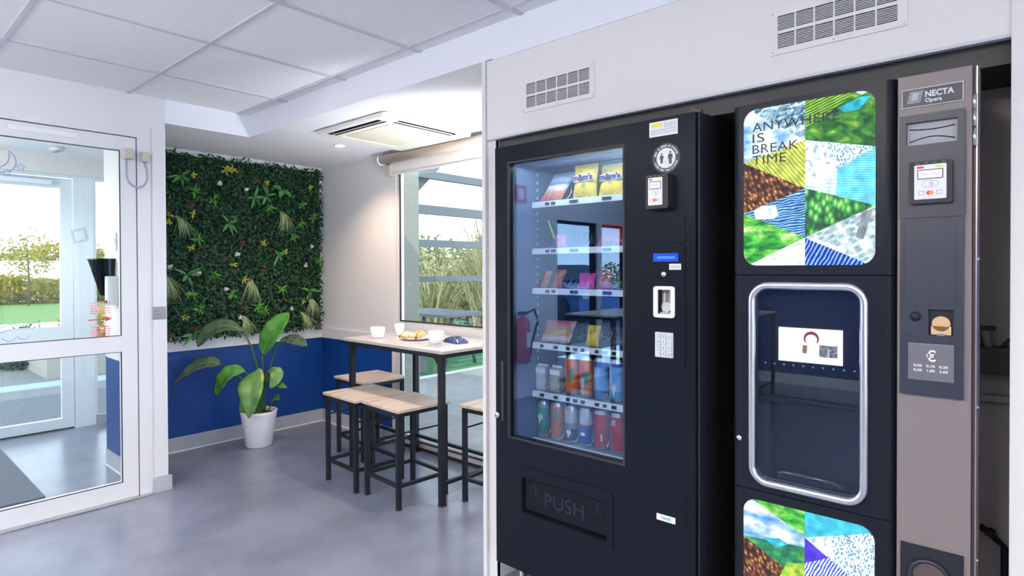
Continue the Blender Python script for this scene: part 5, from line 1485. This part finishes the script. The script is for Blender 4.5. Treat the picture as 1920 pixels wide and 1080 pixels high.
lo_panel = mosaic(b2, [
    ('grass', [(-0.640, 0.668), (Cx, 0.668), (Cx, 0.592)], 0), ('sky', [(L, 0.67), (-0.640, 0.668), (Cx, 0.592), (Cx, 0.560), (L, 0.545)], 0),
    ('greend', [(L, 0.545), (-0.60, 0.556), (-0.55, 0.562), (Cx, 0.560), (Cx, 0.44), (L, 0.44)], 0), ('lake', [(-0.59, 0.556), (-0.545, 0.5655), (-0.52, 0.555), (-0.555, 0.535)], 1),
    ('beans', [(L, 0.545), (Cx, 0.455), (Cx, 0.40), (L, 0.33)], 1), ('yel', [(Cx, 0.515), (Cx, 0.42), (-0.55, 0.44), (-0.525, 0.50)], 2),
    ('grass', [(L, 0.44), (Cx, 0.44), (Cx, 0.19), (L, 0.19)], 0),
    ('cyan', [(Cx, 0.67), (Rr, 0.67), (Rr, 0.650), (Cx, 0.588)], 0), ('data', [(Cx, 0.588), (Rr, 0.650), (Rr, 0.48)], 0), ('datap', [(Cx, 0.588), (-0.41, 0.612), (-0.40, 0.545)], 1),
    ('fibrew', [(Cx, 0.588), (Rr, 0.48), (Rr, 0.19), (Cx, 0.19)], 0), ('violet', [(Cx, 0.588), (-0.415, 0.548), (-0.44, 0.535), (Cx, 0.51)], 1)], dl, 'picture_panel')
letter = mat('dark_lettering', (0.01, 0.012, 0.03), 0.5)
for wd, z, w in (('ANYWHERE', 1.7515, 0.231), ('IS', 1.7195, 0.034), ('BREAK', 1.6870, 0.127), ('TIME', 1.6550, 0.094)):
    text(wd, 0.0265, (-0.621, CY - 0.0040, z), letter, up_panel, width=w, depth=0.0003, spacing=1.05)

# grey payment column
KY = 1.792
col_ = MB().box(-0.256, -0.105, KY, KY + 0.028, 0.12, 1.833, 0, 0.003).build('payment_column', M['taupe'], c)
MB().box(-0.104, -0.092, KY + 0.012, 1.86, 0.12, 1.825).build('hinge_side', M['brown'], c)
MB().box(-0.098, -0.0955, KY + 0.004, KY + 0.014, 0.12, 1.83).build('hinge_rail', M['steel'], c)
for z in (1.685, 1.640):
    MB().lathe([(0.0045, 0), (0.0045, 0.042 if z > 1.66 else 0.043)], -0.101, KY + 0.002, z, 12).build('hinge_barrel', M['steel'], c)
MB().lathe([(0.0045, 0), (0.0045, 0.035)], -0.101, KY + 0.002, 1.728, 12).build('hinge_barrel', M['steel'], c)
for z in (1.37, 1.014, 0.645):
    MB().lathe([(0.004, 0), (0.003, -0.004)], -0.094, KY + 0.012, z, 10, 0, 'y').build('rivet', M['chrome'], c)
nm = MB().prism(rect(-0.247, -0.122, 1.751, 1.7975), (), 'xz', KY - 0.003, KY + 0.001).build('name_plate', M['navyp'], col_)
MB().prism(rect(-0.247, -0.122, 1.751, 1.7975), [rect(-0.2455, -0.1235, 1.7525, 1.796)], 'xz', KY - 0.0036, KY - 0.002).build('plate_border', M['strip'], nm)
text('NECTA', 0.0140, (-0.198, KY - 0.0036, 1.7735), M['strip'], nm, width=0.058, depth=0.0003, bold=0.0006)
text('Opera', 0.0095, (-0.198, KY - 0.0036, 1.7600), M['strip'], nm, width=0.034, depth=0.0003, bold=0.0003)
lg = MB()
for k in range(7):
    z = 1.763 + k * 0.0040
    dx = k * 0.0008
    lg.prism([(-0.234 + dx, z), (-0.209 + dx, z + 0.0006), (-0.209 + dx, z + 0.0020), (-0.234 + dx, z + 0.0014)], (), 'xz', KY - 0.0038, KY - 0.0028)
lg.prism([(-0.227, 1.768), (-0.214, 1.768), (-0.211, 1.786), (-0.224, 1.786)], (), 'xz', KY - 0.0038, KY - 0.0028)
lg.tube([(-0.2355, KY - 0.0034, 1.7615), (-0.2085, KY - 0.0034, 1.7615), (-0.2025, KY - 0.0034, 1.7915), (-0.2295, KY - 0.0034, 1.7915)], 0.0005, 4, closed=True)
lg.build('logo', M['strip'], nm)
PY = KY - 0.010
bp_ = MB().prism(rect(-0.249, -0.120, 1.031, 1.729), [rect(-0.235, -0.133, 1.655, 1.710), rect(-0.189, -0.139, 1.182, 1.246)], 'xz', PY, KY + 0.001).build('payment_panel', M['navyp'], col_)
MB().prism(rect(-0.2505, -0.1185, 1.4735, 1.7305), [rect(-0.236, -0.132, 1.654, 1.711)], 'xz', PY - 0.003, PY + 0.001).build('upper_module', M['navyp'], bp_)
MB().box(-0.235, -0.133, KY - 0.002, KY + 0.002, 1.655, 1.710).build('note_slot_back', M['greyprint'], bp_)
sm = MB()
for k in range(2):
    sm.tube([(-0.230 + 0.0092 * i, KY - 0.003, 1.664 + k * 0.032 + 0.010 * math.sin(PI * i / 10) * (1 if k == 0 else -0.4)) for i in range(11)], 0.0012, 5)
sm.build('note_guide', M['vblack'], bp_)
reader(bp_, -0.2285, -0.141, 1.507, 1.611, PY - 0.003, 0.012, 'reader')
for z0, z1 in ((1.371, 1.466), (1.262, 1.365)):
    MB().prism(rrect(-0.240, -0.1305, z0, z1, 0.003, 3), [rrect(-0.2388, -0.1317, z0 + 0.0012, z1 - 0.0012, 0.003, 3)], 'xz', PY - 0.0008, PY + 0.0005).prism(rrect(-0.236, -0.1345, z0 + 0.004, z1 - 0.004, 0.003, 3), (), 'xz', PY - 0.0010, PY + 0.0005).build('blank_cover', M['navyp'], bp_)
MB().lathe([(0.0115, 0.001), (0.0115, -0.005), (0.008, -0.010), (0.0, -0.011)], -0.2165, PY, 1.228, 24, 0, 'y').build('return_knob', M['dark'], bp_)
MB().box(-0.189, -0.139, KY - 0.001, KY + 0.002, 1.182, 1.246).build('coin_recess', M['dark'], bp_)
MB().prism(disc(-0.164, 1.211, 0.0185, 24), (), 'xz', KY - 0.006, KY - 0.001).box(-0.184, -0.144, KY - 0.006, KY - 0.001, 1.184, 1.205).build('coin_funnel', mat('amber_glow', (0.5, 0.35, 0.2), 0.3, emit=((0.70, 0.42, 0.22), 0.15)), bp_)
MB().box(-0.172, -0.156, KY - 0.008, KY - 0.005, 1.182, 1.188).build('coin_lip', M['steel'], bp_)
ep = MB().box(-0.231, -0.137, PY - 0.004, PY + 0.001, 1.069, 1.161, 0, 0.002).build('price_plate', mat('grey_plate', (0.13, 0.13, 0.15), 0.4), bp_)
text('\u20ac', 0.026, (-0.193, PY - 0.0045, 1.118), M['paper'], ep, width=0.020, depth=0.0003, bold=0.0006)
for ln, z in (('0,05   0,10   0,20', 1.1030), ('0,50   1,00   2,00', 1.0915)):
    text(ln, 0.0060, (-0.219, PY - 0.0045, z), M['paper'], ep, width=0.070, depth=0.0003, bold=0.0002)
bw = MB().box(-0.247, -0.118, KY - 0.006, KY + 0.001, 0.50, 0.651, 0, 0.002).build('speaker_plate', M['dark'], col_)
MB().lathe([(0.044, 0.002), (0.044, -0.008), (0.040, -0.012), (0.035, -0.008), (0.033, 0.004)], -0.186, KY - 0.006, 0.580, 40, 0, 'y').build('round_bezel', M['navyp'], bw)
MB().prism(disc(-0.186, 0.580, 0.034, 30), (), 'xz', KY - 0.009, KY - 0.005).build('round_cover', mat('brown_cover', (0.10, 0.075, 0.075), 0.35), bw)

# fittings at the back of the niche, right of the machines
t = thing('junction_box', 'grey wall box with black lever in the dark gap right of the coffee machine', 'box', (-0.07, 2.11, 1.07))
MB().box(-0.104, -0.040, 2.08, 2.15, 1.055, 1.130, 0, 0.006).build('box_body', M['niche'], t)
MB().tube([(-0.085, 2.10, 1.125), (-0.092, 2.10, 1.175)], 0.010, 10).build('spout', M['greyprint'], t)
MB().box(-0.104, -0.070, 2.09, 2.11, 1.175, 1.187).tube([(-0.064, 2.10, 1.122), (-0.040, 2.09, 1.155)], 0.005, 8).build('lever', M['gasket'], t)
t = thing('water_pipe', 'dark pipe with shut off valve low in the gap right of the coffee machine', 'pipe', (-0.07, 2.12, 0.50))
MB().tube([(-0.104, 2.12, 0.62), (-0.080, 2.12, 0.605), (-0.050, 2.12, 0.575), (-0.050, 2.12, 0.02)], 0.009, 10).build('pipe_run', M['dark'], t)
MB().lathe([(0.008, -0.006), (0.011, 0.0), (0.008, 0.006)], -0.080, 2.11, 0.615, 14, 0, 'y').box(-0.092, -0.068, 2.09, 2.11, 0.608, 0.622).build('valve_wheel', M['dark'], t)
MB().box(-0.105, -0.038, 2.12, 2.15, 0.975, 0.992).build('wall_rail', M['greyprint'], None)
bpy.data.objects['wall_rail']['kind'] = 'structure'
bpy.data.objects['wall_rail'].name = 'trim_4'

# ------------------------------------------------------------------ light fittings added for the fill lamps, out of view
t = thing('added_uplighter', 'added hanging light trough brightening the ceiling, unseen behind the camera', 'ceiling light', (-1.4, -1.7, 1.78))
MB().box(-2.62, -0.18, -1.87, -1.53, 1.765, 1.775).box(-2.62, -0.18, -1.87, -1.86, 1.765, 1.81).box(-2.62, -0.18, -1.54, -1.53, 1.765, 1.81).box(-2.62, -2.61, -1.87, -1.53, 1.765, 1.81).box(-0.19, -0.18, -1.87, -1.53, 1.765, 1.81).build('trough', M['white'], t)
for x in (-2.3, -0.5):
    for y in (-1.865, -1.535):
        MB().tube([(x, y, 1.80), (x, y, CZ)], 0.0015, 6).build('suspension_wire', M['steel'], t)
t = thing('added_alcove_uplighter', 'added wall uplighter brightening the alcove ceiling, unseen right of the window', 'wall light', (-1.80, 2.42, 1.22))
MB().prism([(-1.802, 1.16), (-1.802, 1.32), (-1.810, 1.32), (-1.90, 1.20), (-1.95, 1.24), (-2.02, 1.30), (-2.02, 1.29), (-1.91, 1.175), (-1.85, 1.16)], (), 'xz', 2.10, 2.74).build('housing', M['white'], t)
MB().box(-2.02, -1.802, 2.09, 2.10, 1.16, 1.30).build('end_cap', M['white'], t)
MB().box(-2.02, -1.802, 2.74, 2.75, 1.16, 1.30).build('end_cap', M['white'], t)
t = thing('added_wall_light', 'added framed fill light on the back wall, unseen behind the camera', 'wall light', (1.7, -3.65, 1.5))
MB().prism(rect(0.86, 2.54, 0.86, 2.14), [rect(0.90, 2.50, 0.90, 2.10)], 'xz', -3.69, -3.59).build('frame', M['white'], t)
o = thing('fill_lamp_frame', None, None, (2.97, -1.0, 0.8))  # frame added around the daylight fill lamp; the wall has no opening
o['kind'] = 'structure'
MB().prism(rect(-1.90, -0.10, 0.75, 2.15), [rect(-1.85, -0.15, 0.80, 2.10)], 'yz', 2.94, 3.0).build('window_frame', M['upvc'], o)

# ------------------------------------------------------------------ seen only as reflections: wall, bar table, extinguisher behind the camera
t = thing('fire_extinguisher', 'red fire extinguisher on the white wall, mirrored in the snack machine glass', 'fire extinguisher', (-3.93, -1.10, 0.38))
MB().lathe([(0.06, 0), (0.075, 0.02), (0.075, 0.40), (0.055, 0.45), (0.022, 0.475), (0.022, 0.50)], 0, 0, 0, 28).xf(Matrix.Translation((-3.915, -1.10, 0.38))).build('bottle', M['extred'], t)
MB().box(-3.935, -3.895, -1.13, -1.03, 0.88, 0.91, 0, 0.004).build('trigger', M['black'], t)
MB().tube([(-3.90, -1.13, 0.89), (-3.88, -1.24, 0.93), (-3.88, -1.30, 0.80), (-3.89, -1.22, 0.60), (-3.90, -1.20, 0.45)], 0.012, 8).build('hose', M['black'], t)
MB().box(-3.842, -3.838, -1.13, -1.07, 0.55, 0.70).build('instruction_label', M['paper'], t)
o = MB().box(-3.999, -3.994, -1.26, -1.08, 2.03, 2.22, 0, 0.001)
t = thing('safety_sign', 'small red square sign high on the white wall, mirrored in the snack machine glass', 'sign', (-4.0, -1.17, 2.03))
o.build('sign_board', M['red'], t)
MB().box(-3.994, -3.992, -1.21, -1.13, 2.07, 2.18).build('pictogram', M['paper'], t)
bt = bpy.data.objects['bar_table']
for (x, y, a, lab) in ((-3.35, -1.95, 90, 'bar table by the left wall windows, seen mirrored in the machine glass'), (-2.55, -2.75, 0, 'bar table further back, seen mirrored in the machine glass')):
    c2 = copy_tree(bt)
    c2.location = (x, y, 0)
    c2.rotation_euler = (0, 0, R(a))
    c2['label'] = lab
for (x, y, a, lab) in ((-2.85, -1.85, 0, 'bar stool beside the mirrored bar table by the windows'), (-2.60, -2.25, 0, 'bar stool in front of the further mirrored bar table')):
    c2 = copy_tree(stool)
    c2.location = (x, y, 0)
    c2.rotation_euler = (0, 0, R(a))
    c2['label'] = lab
    c2['group'] = 'bar stools behind the camera'

# ------------------------------------------------------------------ outdoors
b = MB().box(-14, -6.25, -14, 2.4, -0.20, -0.02, 0)
struct('ground_forecourt', b, M['tarmac'])
b = MB().box(-5.75, 6, 2.97, 14, -0.20, -0.03, 0)
struct('ground_terrace', b, M['pave'])
b = MB().box(-16, -5.76, 2.97, 40, -0.20, -0.03, 0).box(-16, -6.26, 2.4, 2.97, -0.2, -0.03, 0)
b.box(-5.82, -5.75, 2.97, 14, -0.2, -0.015, 1)
struct('ground_turf', b, [M['turf'], M['paper']])
b = MB().box(-34, -20, -30, 40, -0.20, -0.04, 0)
struct('ground_lawn', b, M['lawn'])
b = MB().box(-90, -34, -70, 80, -0.25, -0.05, 0).box(-20, -14, -30, 2.4, -0.25, -0.05, 0).box(-20, -16, 2.4, 40, -0.25, -0.05, 0)
struct('ground_field', b, M['paleground'])
b = MB().box(-9.0, -8.6, -6, 2.4, -0.02, -0.005)
struct('trim_5', b, mat('pale_kerb', (0.34, 0.42, 0.5), 0.8))
# outer wall beside the window and the louvre screen
b = MB().box(-4.98, -4.80, 2.97, 4.02, -0.05, 3.2)
struct('wall_outer', b, M['cream_ext'])
t = thing('louvre_screen', 'grey screen of wide horizontal louvre boards outside the alcove window', 'screen', (-4.85, 4.02, -0.03))
for z0, z1 in ((2.312, 2.392), (1.932, 2.028), (1.586, 1.662), (1.212, 1.272)):
    MB().box(-4.86, -4.80, 4.02, 7.4, z0, z1).build('louvre_board', M['louvre'], t)
MB().box(-4.90, -4.82, 7.35, 7.45, -0.03, 2.95).build('post', M['louvre'], t)
MB().prism([(4.03, 2.10), (4.03, 2.95), (4.95, 2.95)], (), 'yz', -4.98, -4.92).build('diagonal_brace', M['louvre'], t)
t = thing('picnic_table', 'blue grey outdoor table standing on the green turf beyond the window', 'table', (-6.6, 5.9, -0.03))
MB().box(-7.3, -6.0, 5.45, 6.35, 0.68, 0.72).build('tabletop', M['louvre'], t)
for x in (-7.15, -6.15):
    for y in (5.6, 6.2):
        MB().tube([(x, y, -0.03), (x, 5.9 + (y - 5.9) * 0.5, 0.68)], 0.025, 8).build('leg', M['louvre'], t)
t = thing('garden_bench', 'low blue grey bench in front of the outdoor table', 'bench', (-6.3, 5.1, -0.03))
MB().box(-7.3, -5.9, 4.95, 5.25, 0.40, 0.44).build('seat', M['louvre'], t)
for x in (-7.1, -6.1):
    MB().box(x - 0.03, x + 0.03, 5.0, 5.2, -0.03, 0.40).build('leg', M['louvre'], t)
# planter in front of the porch
t = thing('planter', 'long pale concrete planter box outside the porch', 'planter', (-9.8, 2.5, -0.02))
MB().prism(rect(-10.6, -9.3, 1.75, 5.0), [rect(-10.5, -9.4, 1.85, 4.9)], 'xy', -0.02, 0.34).build('planter_wall', M['stonebrown'], t)
MB().box(-10.5, -9.4, 1.85, 4.9, 0.0, 0.28).build('soil', M['soil'], t)
t = thing('low_wall', 'low blue grey wall across the forecourt outside the porch', 'wall', (-11.5, -1.5, -0.02))
MB().box(-11.7, -11.4, -6, 1.3, -0.02, 0.18).build('wall_body', M['louvre'], t)
MB().box(-11.75, -11.35, -6, 1.3, 0.18, 0.23).build('coping', M['cream_ext'], t)

random.seed(77)
def bush(name, lab, cat, blobs, m, n, lw, grp=None, trunk=None, kind='leaf'):
    """blobs: (x, y, z, rx, ry, rz)"""
    x0, y0 = blobs[0][0], blobs[0][1]
    t = thing(name, lab, cat, (x0, y0, 0), 0, grp)
    V, F = [], []
    vol = [b_[3] * b_[4] * b_[5] for b_ in blobs]
    tot = sum(vol)
    for b_, vv in zip(blobs, vol):
        for k in range(int(n * vv / tot)):
            while True:
                p = Vector((random.uniform(-1, 1), random.uniform(-1, 1), random.uniform(-1, 1)))
                if 0.25 < p.length < 1:
                    break
            q = Vector((b_[0] + p.x * b_[3], b_[1] + p.y * b_[4], b_[2] + p.z * b_[5]))
            d = Vector((random.uniform(-1, 1), random.uniform(-1, 1), random.uniform(-0.7, 0.9))).normalized()
            s_ = d.orthogonal().normalized() * lw * 0.28
            l = lw * random.uniform(0.7, 1.4)
            i = len(V)
            V += [q, q + d * l * 0.5 + s_, q + d * l, q + d * l * 0.5 - s_]
            F.append((i, i + 1, i + 2, i + 3))
    raw('foliage', V, F, m, t, off=(x0, y0, 0))['kind'] = 'stuff'
    if trunk:
        MB().tube([Vector(p) for p in trunk[0]], trunk[1], 8).build('trunk', M['bark'], t)
    return t
mY = randmat('leaves_yellow_green', [(0.20, 0.26, 0.05), (0.34, 0.34, 0.06), (0.46, 0.36, 0.06), (0.28, 0.20, 0.05)], 0.7, 0.2, 0.35)
mO = randmat('leaves_olive', [(0.10, 0.16, 0.06), (0.18, 0.24, 0.09), (0.30, 0.30, 0.12)], 0.7, 0.2, 0.3)
mG = randmat('leaves_grey_green', [(0.12, 0.15, 0.08), (0.28, 0.29, 0.15), (0.44, 0.41, 0.22), (0.58, 0.52, 0.30)], 0.7, 0.2, 0.3)
mD = randmat('leaves_dark', [(0.01, 0.04, 0.03), (0.02, 0.07, 0.05)], 0.7, 0.2)
bush('shrub', 'yellow and orange autumn shrub beyond the lawn, seen through the glass door', 'shrub', [(-32, 4.6, 0.55, 1.4, 1.7, 0.62), (-31.6, 6.1, 0.45, 1.2, 1.1, 0.55)], mY, 3600, 0.19, 'shrubs beyond the lawn')
bush('shrub', 'yellow green shrub at the right edge of the lawn beyond the glass door', 'shrub', [(-32, 8.6, 0.6, 1.3, 1.9, 0.75)], mY, 2600, 0.19, 'shrubs beyond the lawn')
bush('young_tree', 'thin young tree with sparse orange leaves beyond the lawn', 'tree', [(-29.5, 5.0, 1.95, 0.8, 0.9, 0.85)], mY, 420, 0.15, None, ([(-29.5, 5.0, -0.04), (-29.52, 5.03, 1.1), (-29.5, 4.97, 2.6)], [0.04, 0.03, 0.01]))
t = thing('low_building', 'long low white building far beyond the shrubs, seen through the glass door', 'building', (-46, 8, -0.05))
MB().box(-50, -46, -16, 30, -0.05, 1.85).build('wall', M['paper'], t)
MB().box(-50.2, -45.8, -16.2, 30.2, 1.85, 1.95).build('roof', M['strip'], t)
bush('hedge', 'distant yellowish tree line left of the porch door frame', 'hedge', [(-54, 5, 1.9, 2, 6, 1.1), (-54, 11.5, 2.1, 2, 3.0, 1.4)], mY, 3800, 0.36, 'distant tree lines')
bush('hedge', 'distant olive tree line right of the porch door frame', 'hedge', [(-54, 19, 2.2, 2, 5, 1.6)], mO, 2400, 0.36, 'distant tree lines')
bush('round_shrub', 'dark round clipped shrub low beside the planter outside the porch', 'shrub', [(-10.7, 1.75, 0.22, 0.42, 0.40, 0.34)], mD, 2200, 0.05)
bush('small_shrub', 'small yellow green shrub growing in the concrete planter', 'shrub', [(-9.95, 2.4, 0.50, 0.35, 0.50, 0.28)], mY, 900, 0.07)
bush('bushy_tree', 'pale grey green bush outside behind the lower louvre boards, left', 'tree', [(-10.0, 8.2, 0.8, 1.5, 1.1, 0.9), (-11.5, 9.2, 0.9, 1.6, 1.4, 1.1)], mG, 6500, 0.13, 'bushes beyond the louvre screen')
bush('bushy_tree', 'denser grey green bush outside behind the louvre boards, right', 'tree', [(-8.1, 8.9, 0.9, 1.2, 1.0, 1.0), (-8.6, 9.8, 1.1, 1.2, 1.2, 1.1)], mG, 6500, 0.12, 'bushes beyond the louvre screen')
bush('hedge', 'distant pale green trees behind the louvre screen', 'hedge', [(-26, 21, 1.4, 5, 4, 1.9), (-20, 25, 1.4, 5, 4, 2.2), (-14, 27, 1.4, 5, 4, 2.4)], mO, 7000, 0.32, 'distant tree lines')
def reeds(name, lab, x, y, n, h):
    t = thing(name, lab, 'grass', (x, y, -0.03), 0, 'tall grasses beyond the louvre screen')
    V, F = [], []
    for k in range(n):
        a = random.uniform(0, 2 * PI)
        L = h * random.uniform(0.5, 1.0)
        lean = random.uniform(0.05, 0.7)
        bx, by = x + random.uniform(-.25, .25), y + random.uniform(-.25, .25)
        w = random.uniform(0.010, 0.020)
        i0 = len(V)
        for i in range(6):
            u = i / 5
            px = bx + math.cos(a) * lean * L * u * u
            py = by + math.sin(a) * lean * L * u * u
            pz = -0.03 + L * (u - 0.22 * lean * u * u)
            ww = w * (1 - u * 0.9)
            V += [(px - ww, py, pz), (px + ww, py + ww * 0.4, pz)]
        F += [(i0 + 2 * i, i0 + 2 * i + 1, i0 + 2 * i + 3, i0 + 2 * i + 2) for i in range(5)]
    raw('blades', V, F, mG, t, off=(x, y, -0.03))['kind'] = 'stuff'
reeds('tall_grass', 'tall arching grass behind the louvre boards, farthest right', -7.2, 7.7, 340, 3.1)
reeds('tall_grass', 'tall arching grass in the middle behind the louvre boards', -8.4, 7.4, 200, 2.0)
reeds('tall_grass', 'lower arching grass at the left behind the louvre boards', -9.8, 7.3, 200, 1.5)
bush('shrub', 'green shrub outside the left wall window, mirrored in the machine glass', 'shrub', [(-12.5, -18, 0.7, 2, 3, 0.9)], mO, 2500, 0.16)

# car on the forecourt, mirrored in the glass of the snack machine
t = thing('car', 'blue hatchback car parked on the forecourt, mirrored in the machine glass', 'car', (-10.0, -10.0, -0.02), R(20))
prof = [(-2.0, 0.28), (-1.98, 0.62), (-1.75, 0.92), (-1.35, 1.30), (-0.9, 1.46), (0.15, 1.47), (0.95, 1.02), (1.75, 0.86), (2.05, 0.62), (2.08, 0.30)]
def arch(cx):
    return [(cx + 0.36 * math.cos(R(180 - 180 * i / 8)), 0.28 + 0.36 * math.sin(R(180 - 180 * i / 8)) * 0.95) for i in range(9)]
body = prof + arch(1.30)[::-1] + arch(-1.28)[::-1]
bb = MB().prism(body, (), 'xz', -0.84, 0.84)
body_o = bb.build('body', M['carblue'], t, world=False)
MB().prism([(-1.25, 0.98), (-1.02, 1.30), (-0.85, 1.39), (0.10, 1.40), (0.78, 1.00)], (), 'xz', -0.848, 0.848).prism([(-1.70, 0.98), (-1.40, 1.28), (-1.36, 1.27), (-1.66, 0.97)], (), 'xz', -0.7, 0.7).prism([(0.20, 1.46), (0.93, 1.05), (0.96, 1.055), (0.23, 1.475)], (), 'xz', -0.7, 0.7).build('windows', M['carglass'], t, world=False)
for x in (-1.28, 1.30):
    for y in (-0.80, 0.80):
        w_ = MB().lathe([(0.20, -0.10), (0.31, -0.10), (0.32, -0.06), (0.32, 0.06), (0.31, 0.10), (0.20, 0.10)], x, y, 0.32, 28, 0, 'y').build('wheel', M['gasket'], t, world=False)
        MB().lathe([(0.0, -0.095), (0.20, -0.09), (0.20, 0.09), (0.0, 0.095)], x, y, 0.32, 20, 0, 'y').build('hub', M['silver'], w_, world=False)
MB().box(2.03, 2.10, -0.75, -0.45, 0.60, 0.75, 0, 0.02).build('headlamp', M['silver'], t, world=False)
MB().box(2.03, 2.10, 0.45, 0.75, 0.60, 0.75, 0, 0.02).build('headlamp', M['silver'], t, world=False)
MB().box(-2.02, -1.95, -0.78, -0.50, 0.70, 0.88, 0, 0.02).build('tail_lamp', M['red'], t, world=False)
MB().box(-2.02, -1.95, 0.50, 0.78, 0.70, 0.88, 0, 0.02).build('tail_lamp', M['red'], t, world=False)
